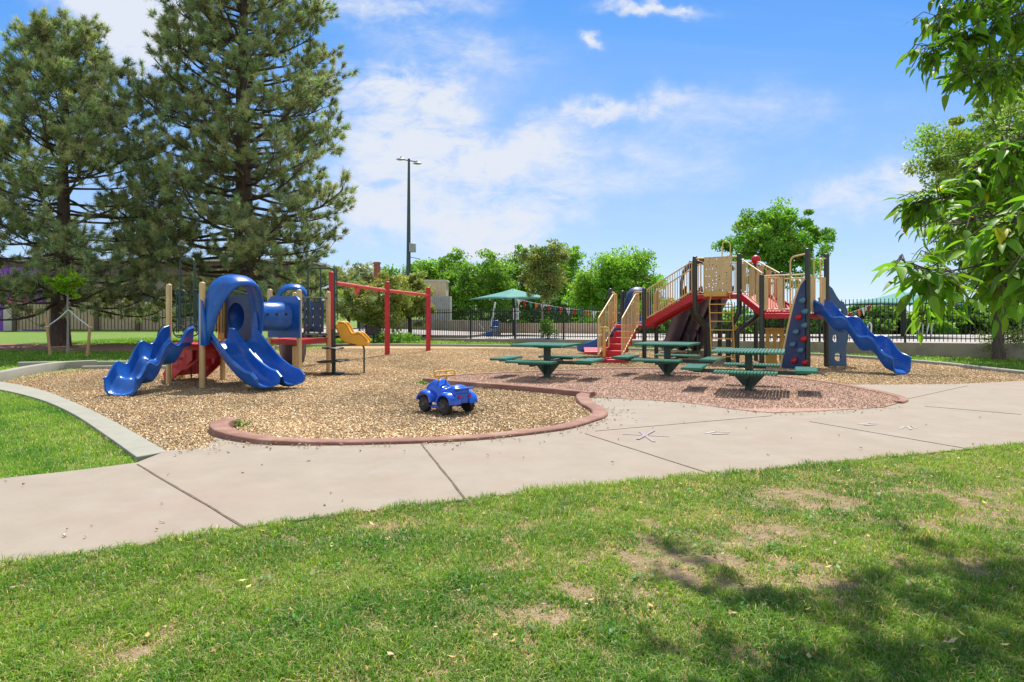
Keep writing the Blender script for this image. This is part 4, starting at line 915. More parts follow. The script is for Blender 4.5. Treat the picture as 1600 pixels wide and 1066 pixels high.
# white sign post on deck
c = A(806,490,34); z0_ = deckat((c.x,34)); sg = empty('sign_post', (c.x,34,z0_), 'white text sign on a thin pole behind the fence under the canopy', 'sign')
MB().tube([(c.x,34,z0_),(c.x,34,2.1)], .025, 8).build('pole', M['steel'], sg)
zc_ = CAMZ-(490.5-HZ)/F*34; MB().box((c.x,33.95,zc_),(.31,.02,.56)).build('board', M['white'], sg, smooth=None)
tx = MB(); tm_ = mat('grey_lettering',(.12,.12,.13),.7)
for zz, ww in ((.19,.18),(.12,.20),(-.04,.19),(-.11,.16),(-.17,.08)):
    x = -ww/2
    while x < ww/2: l_ = random.uniform(.02,.05); tx.box((c.x+x+l_/2,33.937,zc_+zz),(l_,.004,.028)); x += l_+.014
tx.build('lettering', tm_, sg, smooth=None)
for (px_, py_, D_, w_, h_, lb) in ((1035,492,28.2,.34,.17,'small white notice on the black fence below the long ramp'),(1018,505,28.7,.2,.3,'narrow white notice on the fence beside the landing post')):
    c = A(px_,py_,D_); s_ = (c-FA).dot(fd); q = FA+fd*s_-fn*.05; 
    sg = empty('fence_sign', (q.x,q.y,c.z), lb, 'sign'); an = math.atan2(fd.y,fd.x)
    MB().box((q.x,q.y,c.z),(w_,.015,h_),an).build('board', M['white'], sg, smooth=None); tx = MB()
    for zz in (.03,-.03): p = q-fn*.012; tx.box((p.x,p.y,c.z+zz),(w_*.7,.004,.02),an)
    tx.build('lettering', tm_, sg, smooth=None)
# pool lift
c = A(770,520,33.9); z0_ = deckat((c.x,33.9)); lf = empty('pool_lift', (c.x,33.9,z0_), 'blue pool lift chair with a white arm behind the fence', 'pool lift')
MB().tube([A(766,525,33.9),A(768,505,33.9),A(774,472,33.9)], .045, 8).build('mast', M['white'], lf)
MB().box(A(765,522,33.9),(.36,.3,.26)).build('base', M['blue'], lf, bevel=.03); MB().box(A(773,512,33.9),(.38,.34,.10)).build('seat', M['blue'], lf, bevel=.03)
MB().box(A(774,506,34.05),(.36,.08,.34)).build('backrest', M['blue'], lf, bevel=.03); MB().tube(fillet([A(748,506,33.9),A(757,516,33.9),A(757,527,33.9)],.1), .02, 6).build('handrail', M['white'], lf)
MB().tube(fillet([A(776,518,33.9),A(782,520,33.9),A(782,526,33.9)],.1), .03, 6).build('footrest', M['blue'], lf)
for px_, D_, lb in ((1357,28,'leftmost white pool handrail behind the fence, beside the wave slide'),(1437,28,'middle white pool handrail behind the fence under the hanging leaves'),(1451,28,'right white pool handrail behind the fence under the hanging leaves')):
    p = A(px_,526,D_); z0_ = deckat((p.x,D_)); MBh = MB().tube(fillet([(p.x-.12,D_,z0_),(p.x+.02,D_,1.02),(p.x+.12,D_,.95),(p.x+.1,D_,z0_)],.12), .03, 8)
    tag(MBh.build('pool_handrail', M['white'], smooth=60), lb, 'handrail', 'pool handrails')
# walls beyond the pool
def wallbox(name, a, b, z0_, z1_, th, m, label, cat='wall'):
    mb = MB().beam((a[0],a[1],(z0_+z1_)/2),(b[0],b[1],(z0_+z1_)/2), th, z1_-z0_); return tag(mb.build(name, m, smooth=None), label, cat)
pa = A(782,526,41); wallbox('low_wall', (A(782,0,41).x,41), (A(938,0,41).x,41), .2, .78, .25, mat('warm_tan_block',(.52,.38,.27),.85), 'low sunny tan wall behind the pool, left of the stairs')
wallbox('low_wall', (A(780,0,40.6).x,40.6), (A(560,0,60).x,60), .0, .9, .25, M['retain'], 'grey brown retaining wall slanting back behind the small trees')
sp = [A(560,512,52),A(780,527,40),A(760,530,35.6)]
ws = MB().prism([(A(500,0,58).x,58),(A(770,0,40.6).x,40.4),(-2.2,34.4),(-9.5,38.9),(-14,42)], .1, .26); struct(ws.build('path', M['deckc'], smooth=None))
# white blocks
bl_ = empty('utility_building', (-5.4,50,0), 'small beige utility building behind the red overhead bar', 'building')
MB().box((-5.35,50,1.9),(1.5,2,3.3)).build('wall', mat('beige_panel',(.55,.43,.29),.8), bl_, smooth=None); MB().box((-5.35,50,3.62),(1.64,2.1,.14)).build('parapet', M['lightwall'], bl_, smooth=None)
cg = empty('cooling_enclosure', (-4.95,48,0), 'pale grey louvred enclosure beside the small beige building', 'enclosure')
MB().box((-4.95,48,1.25),(1.6,1.2,2.5)).build('wall', mat('grey_block',(.36,.37,.36),.8), cg, smooth=None); lm = MB()
for i in range(12): lm.box((-5.7+i*.137,47.38,1.9),(.05,.03,1.1))
for i in range(7): lm.box((-4.95,47.37,1.45+i*.16),(1.6,.035,.03))
lm.build('louvres', M['steel'], cg, smooth=None)

# ------------------------------------------------------------------ left background: building, board fence, mural
bd_ = empty('school_building', (-34,58,0), 'long low building with brown fascia and tan walls behind the pines', 'building')
MB().box((-42,60,2.2),(50,6,4.4)).build('wall', M['brick'], bd_, smooth=None)
MB().box((-42,59.5,4.9),(51,7.2,1.1)).build('fascia', M['roof'], bd_, smooth=None)
MB().box((-42,59.4,5.55),(51.4,7.6,.2)).build('roof_edge', M['lightwall'], bd_, smooth=None)
for i in range(9):
    x = -60+i*4.6; MB().box((x,56.98,1.6),(.28,.08,2.9)).build('pilaster', M['lightwall'], bd_, smooth=None)
    f = MB().box((x+2.3,56.99,2.4),(2.2,.05,1.2)); f.build('window', mat('dark_window_%d' % i,(.03,.035,.04),.2) if i == 0 else bpy.data.materials['dark_window_0'], bd_, smooth=None)
mu = empty('mural_wall', (-38.5,54.5,0), 'purple painted mural wall with a pink figure behind the left pine', 'wall')
MB().box((-40,54.5,2.4),(7.4,.3,4.9)).build('wall', M['purplewall'], mu, smooth=None)
MB().slab((-39.2,54.33,0), (1,0,0), (0,0,1), [(0,2.2),(.6,2.5),(1.1,3.2),(1.9,3.9),(1.6,2.9),(1.9,2.4),(1.0,2.0),(.3,1.8)], .03).build('painted_shape', M['pinkpaint'], mu)
bf = empty('board_fence', (-30,51.5,0), 'tan vertical board fence with dark posts behind the pines', 'fence')
x = -36.3
while x < -24.4:
    pk = MB(); e = min(x+2.95,-24.2)
    xx = x
    while xx < e-.05: pk.box((xx+.12,51.5+random.uniform(-.01,.01),1.15+random.uniform(-.015,.015)),(.19,.05,2.0)); xx += .25
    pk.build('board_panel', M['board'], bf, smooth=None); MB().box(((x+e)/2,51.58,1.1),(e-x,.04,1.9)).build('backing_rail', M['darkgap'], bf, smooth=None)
    MB().box((x-.02,51.4,1.2),(.28,.2,2.3)).build('post', M['darkgap'], bf, smooth=None); x += 3.0
MB().box((-37.0,52.2,1.0),(1.3,.2,1.9)).build('low_panel', M['lightwall'], bf, smooth=None)

# ------------------------------------------------------------------ vegetation
def leaf_quads(cent, size, nrm_bias=0.3, aspect=0.55, rg=rng, droop=0.0):
    n_ = len(cent); d = rg.normal(size=(n_,3)); d[:,2] -= droop; d /= np.linalg.norm(d,axis=1)[:,None]
    r_ = rg.normal(size=(n_,3)); r_[:,2] += nrm_bias; w_ = np.cross(d, r_); w_ /= np.linalg.norm(w_,axis=1)[:,None]+1e-9
    s_ = (size*rg.uniform(.65,1.3,n_))[:,None]
    v_ = np.stack([cent-d*s_*.5, cent+w_*s_*aspect*.5, cent+d*s_*.5, cent-w_*s_*aspect*.5], 1).reshape(-1,3)
    f_ = np.arange(n_*4).reshape(-1,4); return v_, f_
def branchy(name, mbt, parent, m): return mbt.build(name, m, parent, smooth=70)
def limb(mb, a, b, r0, r1_, bend=.12, n_=6, rg=random, seg=7):
    a = Vector(a); b = Vector(b); L_ = (b-a).length; off = Vector((rg.uniform(-1,1),rg.uniform(-1,1),rg.uniform(-.3,1)))*L_*bend; pts = []
    for i in range(n_+1): t = i/n_; pts.append(a.lerp(b,t)+off*math.sin(math.pi*t)+Vector((rg.uniform(-1,1),rg.uniform(-1,1),rg.uniform(-1,1)))*L_*.012)
    rr_ = [r0+(r1_-r0)*i/n_ for i in range(n_+1)]; mb.tube(pts, rr_, seg, caps=False); return pts
def tree(name, label, cat, x, y, h, crown, trunk_r, nclump, nleaf, lsize, lm, bark='bark', group=None, seed=1, z0=0.0, tint=(1,1,1), clump_r=.22, fork=.3, lean=0.0, shape=1.0, fill=.55, lobes=6):
    """crown = (cx,cy,cz, rx,ry,rz); a few big lobes each made of clumps of leaves."""
    rg = random.Random(seed); nr = np.random.default_rng(seed)
    root = empty(name, (x,y,z0), label, cat, group)
    cx_, cy_, cz_, rx, ry, rz_ = crown; c = Vector((cx_,cy_,cz_)); tb_ = MB()
    base = Vector((x,y,z0-.1)); top = Vector((cx_,cy_,cz_-rz_*.1)); fk = base.lerp(Vector((x+lean,y,cz_-rz_*.9)),1.0)
    n0 = 7; pts = [base.lerp(fk,i/n0)+Vector((rg.uniform(-1,1),rg.uniform(-1,1),0))*trunk_r*.25*(0<i<n0) for i in range(n0+1)]+[fk.lerp(c,.35), c, c+Vector((0,0,rz_*.5))]
    rr_ = [trunk_r*(1.35 if i == 0 else 1.08 if i == 1 else 1-.05*i) for i in range(n0+1)]+[trunk_r*.5,trunk_r*.32,trunk_r*.08]
    tb_.tube(pts, rr_, 10, caps=False)
    lob = []
    for i in range(lobes):
        a = i*2.4+rg.uniform(-.5,.5); zz = -0.75+1.55*(i+.5)/lobes; rad = math.sqrt(max(.05,1-zz*zz))*rg.uniform(.35,.68)
        lob.append((Vector((cx_+rx*rad*math.cos(a),cy_+ry*rad*math.sin(a),cz_+rz_*zz*.75)), rg.uniform(.38,.6)))
    for lc, lr in lob:
        st0 = pts[n0].lerp(pts[-2], rg.uniform(0,.7)); limb(tb_, st0, lc, trunk_r*.38, trunk_r*.07, rg=rg)
    C_ = []; cc = []
    for i in range(nclump):
        lc, lr = lob[i%len(lob)] if rg.random() < .85 else (c, .8)
        v_ = Vector((rg.gauss(0,1),rg.gauss(0,1),rg.gauss(0,1))).normalized()*rg.uniform(fill,1.0)
        p = lc+Vector((v_.x*rx*lr,v_.y*ry*lr,v_.z*rz_*lr)); q = Vector(((p.x-cx_)/rx,(p.y-cy_)/ry,(p.z-cz_)/rz_)); l_ = q.length
        if l_ > 1: q = q/l_*rg.uniform(.9,1.03); p = Vector((cx_+q.x*rx,cy_+q.y*ry,cz_+q.z*rz_))
        cr = clump_r*rx*rg.uniform(.45,1.25); m_ = max(4,int(nleaf/nclump*rg.uniform(.5,1.5)))
        if i%4 == 0: limb(tb_, lc, p, trunk_r*.10, trunk_r*.03, rg=rg, n_=3, seg=5)
        g_ = nr.normal(size=(m_,3)); g_ /= np.linalg.norm(g_,axis=1)[:,None]; g_ *= (nr.uniform(.15,1,m_)**.6)[:,None]*cr; g_[:,2] *= .62
        C_.append(np.array(p)+g_); sh = rg.uniform(.72,1.28); yl = rg.uniform(.85,1.2)
        cc.append(np.tile(np.array(tint)*sh*np.array([yl,1,.9]),(m_,1))*nr.uniform(.75,1.25,(m_,1)))
    cent = np.concatenate(C_); colr = np.concatenate(cc)
    v_, f_ = leaf_quads(cent, np.full(len(cent),lsize), rg=nr, nrm_bias=1.0)
    tb_.build('trunk', M[bark], root, smooth=70)
    np_mesh('crown', v_, f_, lm, root, np.repeat(colr,4,0))
    return root
LG = leafmat('broad_leaf_green', (0.15,0.30,0.045), .42); LD = leafmat('dark_leaf_green', (0.15,0.29,0.05), .4); LO = leafmat('olive_leaf', (0.24,0.30,0.10), .38)
LB = leafmat('bright_leaf_green', (0.17,0.32,0.05), .42); LP = leafmat('pine_needle', (0.30,0.37,0.185), .25, .5, .35)
def bt(px, D, ytop, wpx, ybot, *a, name='tree', label='', cat='tree', lm=LG, n=9000, ls=.2, seed=1, group='trees beyond the pool', tr=.18, cl=90, lobes=6, z0=0, **kw):
    n = int(n*1.7); cl = int(cl*1.5); kw.setdefault('clump_r', .27); kw.setdefault('fill', .25)
    x = (px-800)/F*D; zt = CAMZ+(HZ-ytop)/F*D; zb = CAMZ+(HZ-ybot)/F*D; rx = wpx/2/F*D
    return tree(name, label, cat, x, D, zt, (x,D,(zt+zb)/2,rx,rx*.9,(zt-zb)/2), tr, cl, n, ls, lm, seed=seed, group=group, lobes=lobes, z0=z0, **kw)
# background band left to right
bt(560,52,400,110,520, name='pine_shrub', label='bushy dark tree low behind the big pine on the right', lm=LP, n=7000, ls=.22, seed=11, tint=(.9,.9,.9), tr=.15)
bt(640,66,404,120,505, label='pale green tree behind the floodlight pole', seed=12, n=8000, ls=.26)
bt(697,62,386,105,505, label='upright dark leaved tree behind the small beige building', lm=LD, seed=13, n=8000, ls=.26, tint=(1.3,1.3,1))
bt(752,58,396,125,500, label='bright green tree above the pool lift', lm=LB, seed=14, n=9000, ls=.24)
bt(800,66,378,120,500, label='tall green tree just left of the olive sapling', seed=15, n=8000, ls=.26)
bt(872,64,372,110,505, label='tall dark green tree behind the olive leaved tree', lm=LD, seed=16, n=7500, ls=.26, tint=(1.4,1.4,1))
bt(958,50,387,152,505, label='wide round bright green tree behind the stairs', lm=LB, seed=17, n=26000, ls=.2, cl=170, lobes=9, tr=.25, tint=(1.4,1.35,1.2))
bt(1215,42,314,172,452, label='tall spreading tree above the tall play structure', lm=LG, seed=18, n=19000, ls=.19, cl=130, lobes=13, tr=.22, fill=.5, clump_r=.18, tint=(1.25,1.25,1.15))
bt(848,34,372,88,478, label='slender olive leaved tree in front of the shade canopy', lm=LO, seed=19, n=9000, ls=.12, cl=90, tr=.07, bark='barkpale', group='small trees near the fence')
bt(592,33.5,424,100,520, label='small olive crab apple tree behind the yellow chute', lm=LO, seed=21, n=11000, ls=.12, cl=100, tr=.13, group='small trees near the fence', tint=(1.25,1.1,1))
bt(640,36.5,424,86,512, label='rounded olive crab apple tree between the red posts', lm=LO, seed=22, n=10000, ls=.13, cl=100, tr=.14, group='small trees near the fence', tint=(1.15,1.08,1))
bt(545,40,430,80,512, label='pale leaved small tree at the edge of the big pine', lm=LO, seed=23, n=7000, ls=.14, cl=80, tr=.12, group='small trees near the fence', tint=(1.3,1.25,1.1))
# darker understory row
for i, (px_, D_, yt, wp_, lm_, tn) in enumerate([(735,62,468,130,LD,1.0),(820,64,468,140,LD,.9),(905,62,470,130,LD,1.0),(1000,50,470,110,LG,1.0),(1065,43,462,90,LB,.9),(1115,45,475,90,LG,.9),(1165,44,478,90,LD,1.2),(1235,44,480,100,LD,1.1),(1300,42,482,90,LG,.9),(1352,41,474,100,LB,.8),(1408,42,476,90,LG,1.0),(1462,40,478,90,LD,1.3),(1520,41,472,100,LB,.75),(1580,40,468,90,LG,1.0),(1650,39,464,110,LG,1.0)]):
    nm = ['behind the slanting wall','left of the canopy mast','behind the pennants','behind the cream stairs','seen under the long ramp','seen behind the yellow ladder','seen between the curved posts','seen under the lower deck','behind the arch panel','between the right canopy and the wave slide','under the right canopy','right of the canopy mast','behind the hanging leaves','left of the right hand trunk','at the right edge of the picture'][i]
    D_ = D_*(.86 if px_ > 1050 else .9 if px_ > 950 else 1)
    bt(px_,D_,yt,wp_,536, name='bush', label='low leafy bush beyond the pool, '+nm, cat='bush', lm=lm_, n=5500, ls=.24, seed=40+i, tr=.1, cl=70, group='bushes beyond the pool', tint=(tn,tn,1), lobes=7)
# right tree by the retaining wall
tx_, ty_ = (1580-800)/F*20.9, 20.9
bt(1560,20.9,118,300,480, label='tall tree standing by the right end of the retaining wall', lm=leafmat('small_leaf_green',(.24,.36,.08),.42), n=42000, ls=.115, seed=61, tr=.16, cl=300, lobes=12, group='large trees on the grass', fill=.45, clump_r=.17)
# shrubs
def shrub(name, label, cat, px, py, hgt, wid, n_, ls, lm, seed, grp=None, z=0.0, spiky=False):
    p = G(px,py,z); nr = np.random.default_rng(seed); root = empty(name, (p.x,p.y,z), label, cat, grp); st_m = MB(); rg = random.Random(seed)
    cs = []
    for i in range(9):
        q = Vector((p.x+rg.gauss(0,wid*.25),p.y+rg.gauss(0,wid*.2),z+hgt*rg.uniform(.35,1))); st_m.tube([(p.x,p.y,z),(p.x+(q.x-p.x)*.4,p.y+(q.y-p.y)*.4,z+hgt*.4),q], .008, 5, r1=.003); cs.append(q)
    idx = nr.integers(0,9,n_); cen = np.array([list(c_) for c_ in cs])[idx]+nr.normal(size=(n_,3))*np.array([wid*.16,wid*.14,hgt*.16]); cen[:,2] = np.clip(cen[:,2],z+.01,None)
    v_, f_ = leaf_quads(cen, np.full(n_,ls), rg=nr, nrm_bias=.6); st_m.build('stem', M['bark'], root)
    np_mesh('foliage', v_, f_, lm, root, np.repeat(nr.uniform(.6,1.3,(n_,1))*np.ones((1,3)),4,0)); return root
shrub('shrub','leafy shrub at the left foot of the right hand tree','shrub',1558,561,.75,.9,1600,.06,LO,71,'shrubs by the right tree')
shrub('shrub','leafy shrub at the right foot of the right hand tree','shrub',1600,562,.8,.9,1600,.06,LO,72,'shrubs by the right tree')
shrub('yucca','pale green plant at the foot of the slender tree','plant',857,531,.75,.6,500,.12,LB,73,None,.2)
shrub('weed','small green weed inside the near end of the red curb','weed',370,672,.10,.2,160,.03,LG,74)
shrub('weed','tuft of weeds at the left tip of the gravel pad','weed',662,602,.07,.3,160,.03,LG,75)
shrub('plant','low green plants on the grass between the small trees','plant',620,537,.45,1.6,900,.12,LG,76)
bb = empty('barbecue_grill', A(582,536,33), 'dark park grill on the grass behind the yellow chute', 'grill')
bb.location.z = 0; c = A(582,517,33); MB().box(c,(.62,.4,.42),.3).build('firebox', mat('rusty_black',(.06,.045,.04),.7), bb, bevel=.04); MB().tube([(c.x+.05,33,-.05),(c.x+.05,33,c.z)], .05, 8).build('leg', M['dark'], bb)
gl = MB().beam(c+Vector((-.35,-.1,.2)), c+Vector((-.1,-.1,.35)), .4, .03); gl.build('lid', bpy.data.materials['rusty_black'], bb)

# pines
def pine(label, x, y, h, r, trunk_r, z_low, seed, nb=90, tuft_k=1.0, needle=.21, prof=None, tintb=1.0, lean=0):
    rg = random.Random(seed); nr = np.random.default_rng(seed); root = empty('pine_tree', (x,y,0), label, 'pine tree', 'pine trees on the left lawn')
    tk = MB(); n_ = 14; tp = [Vector((x+lean*i/n_+rg.uniform(-.06,.06)*(i > 0),y+rg.uniform(-.06,.06),h*i/n_-.1*(i == 0))) for i in range(n_+1)]
    rr_ = [trunk_r*(1.25 if i == 0 else (1-i/n_)**.8*1.0+.03) for i in range(n_+1)]; tk.tube(tp, rr_, 14, caps=False)
    tufts = []; br = MB()
    prof = prof or (lambda t: (1-t)**.55*(.75+.25*math.sin(math.pi*min(1,t*1.6))))
    for i in range(nb):
        t = (i+rg.random())/nb; z = z_low+(h-z_low-.3)*t; L_ = r*prof(t)*rg.uniform(.7,1.08)+.25; a = i*2.39996+rg.uniform(-.5,.5)
        p0 = tp[0].lerp(tp[-1], z/h); p0.z = z; el = R(-24+54*t)+rg.uniform(-.15,.15); pts = [p0]; m_ = 7; d = Vector((math.cos(a)*math.cos(el),math.sin(a)*math.cos(el),math.sin(el)))
        for k_ in range(1,m_+1):
            d = (d+Vector((rg.uniform(-.16,.16),rg.uniform(-.16,.16),.04+.09*k_/m_+rg.uniform(-.1,.1)))).normalized(); pts.append(pts[-1]+d*L_/m_)
        r0 = max(.025, trunk_r*.20*(1-t*.6)*min(1,L_/3)); br.tube(pts, [r0*(1-.85*k_/m_)+.006 for k_ in range(m_+1)], 6, caps=False)
        ns = int(3+L_*3.3*tuft_k)
        for s_ in range(ns):
            f_ = rg.uniform(.22,1.0)**.62; i0 = min(m_-1,int(f_*m_)); q = pts[i0].lerp(pts[i0+1], f_*m_-i0)
            sdn = Vector((rg.gauss(0,1),rg.gauss(0,1),rg.gauss(.25,.55))); sdn = (sdn.normalized()*.9+d*.55).normalized(); sl_ = L_*.10+rg.uniform(.25,.75)*(1.15-f_*.4)
            e = q+sdn*sl_; e.z += .12; mid_ = q.lerp(e,.5)+Vector((0,0,-.05)); br.tube([q,mid_,e], [.014,.01,.006], 4, caps=False)
            for _ in range(rg.choice((1,2,3))):
                w_ = rg.uniform(.6,1.05); tufts.append((q.lerp(e,min(1,w_))+Vector((rg.gauss(0,.10),rg.gauss(0,.10),rg.gauss(.03,.07))), (sdn+Vector((0,0,.55))).normalized()))
    T = np.array([list(p)+list(d_) for p, d_ in tufts]); nt_ = len(T); K = 64
    cen = np.repeat(T[:,:3],K,0); ax_ = np.repeat(T[:,3:],K,0); g_ = nr.normal(size=(nt_*K,3)); g_ /= np.linalg.norm(g_,axis=1)[:,None]
    d = g_*.95+ax_*.75; d /= np.linalg.norm(d,axis=1)[:,None]; ln = needle*nr.uniform(.7,1.2,(nt_*K,1)); sd_ = np.cross(d,nr.normal(size=d.shape)); sd_ /= np.linalg.norm(sd_,axis=1)[:,None]
    b_ = cen+ax_*nr.uniform(-.10,.12,(nt_*K,1)); wd = .0125
    v_ = np.stack([b_-sd_*wd, b_+sd_*wd, b_+d*ln],1).reshape(-1,3); f_ = np.arange(nt_*K*3).reshape(-1,3)
    tt = nr.uniform(.55,1.5,(nt_,1))*np.array([[1,1,1]])*tintb; tt[:,0] *= nr.uniform(.85,1.25,nt_); cl_ = np.repeat(np.repeat(tt,K,0)*nr.uniform(.8,1.2,(nt_*K,1)),3,0)
    tk.build('trunk', M['barkpine'], root, smooth=70); br.build('branches', M['barkpine'], root, smooth=70)
    np_mesh('needles', v_, f_, LP, root, cl_); print('pine tufts', nt_)
    return root
pine('tall pine with a thick trunk behind the low play structure, running out of the frame', -12.6, 33.0, 20.5, 4.9, .50, 1.8, 5, nb=200, tuft_k=1.25, needle=.27,
     prof=lambda t: (1.0-.08*abs(t-.3))*(1-max(0,t-.40)/.60*.42)*(1 if t < .85 else 1-(t-.85)/.15*.6))
pine('shorter broad pine at the left edge behind the staked sapling', -19.0, 29.6, 12.9, 4.6, .36, 1.8, 9, nb=130, tuft_k=1.25, needle=.26,
     prof=lambda t: 1.0*(1-max(0,t-.35)/.65*.72)*(1 if t<.93 else .8), lean=.3)
# sapling with stakes
sx, sy = G(106,553).x, G(106,553).y
sap = tree('sapling','young lime green sapling tied between two wooden stakes','sapling', sx, sy, 3.2, (sx,sy,2.45,.72,.6,.55), .045, 40, 3200, .085, leafmat('lime_leaf',(.26,.42,.02),.45), bark='barkpale', seed=81, lobes=6)
for (a, b, lb) in (((72,495),(79,556),'left wooden stake beside the lime green sapling'),((142,493),(136,558),'right wooden stake beside the lime green sapling')):
    q = G(*b); p = A(a[0],a[1],q.y); stk = MB().tube([(q.x,q.y,-.1),(p.x,p.y,p.z)], .045, 10).build('stake', M['wood'], smooth=50); tag(stk, lb, 'stake', 'stakes of the sapling')
    sw = MB(); m1 = A(107,484,sy); e = Vector((q.x,q.y,0)).lerp(p,.78); e.z = .95; sw.tube([m1,m1.lerp(e,.5)+Vector((0,0,-.03)),e], .018, 6); sw.tube([e+Vector((.06*math.cos(t_),.06*math.sin(t_),0)) for t_ in [i*math.pi/5 for i in range(11)]], .014, 5)
    tag(sw.build('strap', M['strap']), lb.replace('wooden stake beside','white strap tied to the stake of'), 'strap', 'straps of the sapling')

# ------------------------------------------------------------------ near tree with hanging leaves
near = empty('ash_tree', (4.9,5.0,0), 'near tree whose large leaves hang into the right edge of the picture', 'tree')
nr = np.random.default_rng(99); rg = random.Random(99)
tb2 = MB(); tb2.tube([(4.9,5.0,-.1),(4.88,5.0,1.2),(4.8,5.05,2.6),(4.7,5.1,4.2),(4.5,5.2,6.0),(4.3,5.4,7.6)], [.26,.21,.19,.16,.1,.03], 14, caps=False)
LN = leafmat('ash_leaf', (0.14,0.30,0.026), .45, .5, .28)
LV = []; LF = []; LC = []
def big_leaf(base, d, up, L_, W_, fold, curl, col):
    """ovate pointed leaf folded on its midrib, curling down at the tip"""
    d = d.normalized(); s_ = d.cross(up).normalized(); u_ = s_.cross(d); n0 = len(LV); ts = (0,.14,.32,.52,.72,.88,1.0); ws = (0.02,.62,1.0,.94,.62,.28,0.0)
    for t, w_ in zip(ts, ws):
        c_ = base+d*(L_*t)-u_*(curl*L_*t*t)
        wv = random.uniform(.9,1.1)*w_*W_/2; lift = u_*(fold*wv)
        LV.extend([c_+s_*wv+lift, c_, c_-s_*wv+lift]); LC.extend([col]*3)
    for i in range(6):
        a = n0+i*3; LF.append((a,a+3,a+4,a+1)); LF.append((a+1,a+4,a+5,a+2))
def twig(pts, r, dens, L_, spread=1.0, start=.15, upb=.3):
    P = catmull(pts, 8); tb2.tube(P, [r*(1-.8*i/(len(P)-1))+.0015 for i in range(len(P))], 6, caps=False)
    tot_ = sum((P[i+1]-P[i]).length for i in range(len(P)-1)); n_ = int(tot_*dens); 
    for k_ in range(n_):
        t = start+(1-start)*(k_+rg.random())/n_; i0 = min(len(P)-2,int(t*(len(P)-1))); q = P[i0].lerp(P[i0+1], t*(len(P)-1)-i0); tg = (P[i0+1]-P[i0]).normalized()
        # compound leaf: a rachis with paired leaflets
        ra = (tg*.5+Vector((rg.gauss(0,.6),rg.gauss(0,.6),rg.gauss(-.15,.45)))*spread).normalized(); rl = L_*rg.uniform(.8,1.9)
        e = q+ra*rl+Vector((0,0,-.25*rl)); tb2.tube([q,q.lerp(e,.5)+Vector((0,0,.03)),e], .0022, 4, caps=False)
        np_ = rg.choice((1,2,2,3)); sdv_ = ra.cross(Vector((0,0,1))).normalized()
        cb_ = rg.uniform(.65,1.35)
        for j in range(np_+1):
            f_ = .35+.65*j/np_ if np_ else 1; b_ = q.lerp(e,f_)
            dirs = [ra] if j == np_ else [ra*.5+sdv_, ra*.5-sdv_]
            for dd in dirs:
                dd = (dd+Vector((rg.gauss(0,.22),rg.gauss(0,.22),rg.gauss(-.35,.25)))).normalized()
                up = Vector((rg.gauss(0,.35),rg.gauss(0,.35),1)).normalized(); lr = L_*rg.uniform(.45,1.2)
                g_ = cb_*rg.uniform(.8,1.2); yl = rg.choice((1,1,1,1.15,1.3)); col = (g_*yl,g_,g_*.9)
                if rg.random() < .006: col = (4.5,1.8,1.0)
                big_leaf(b_, dd, up, lr, lr*rg.uniform(.36,.48), rg.uniform(.05,.7), rg.uniform(.0,.6), col)
def V3(px, py, D): return A(px, py, D)
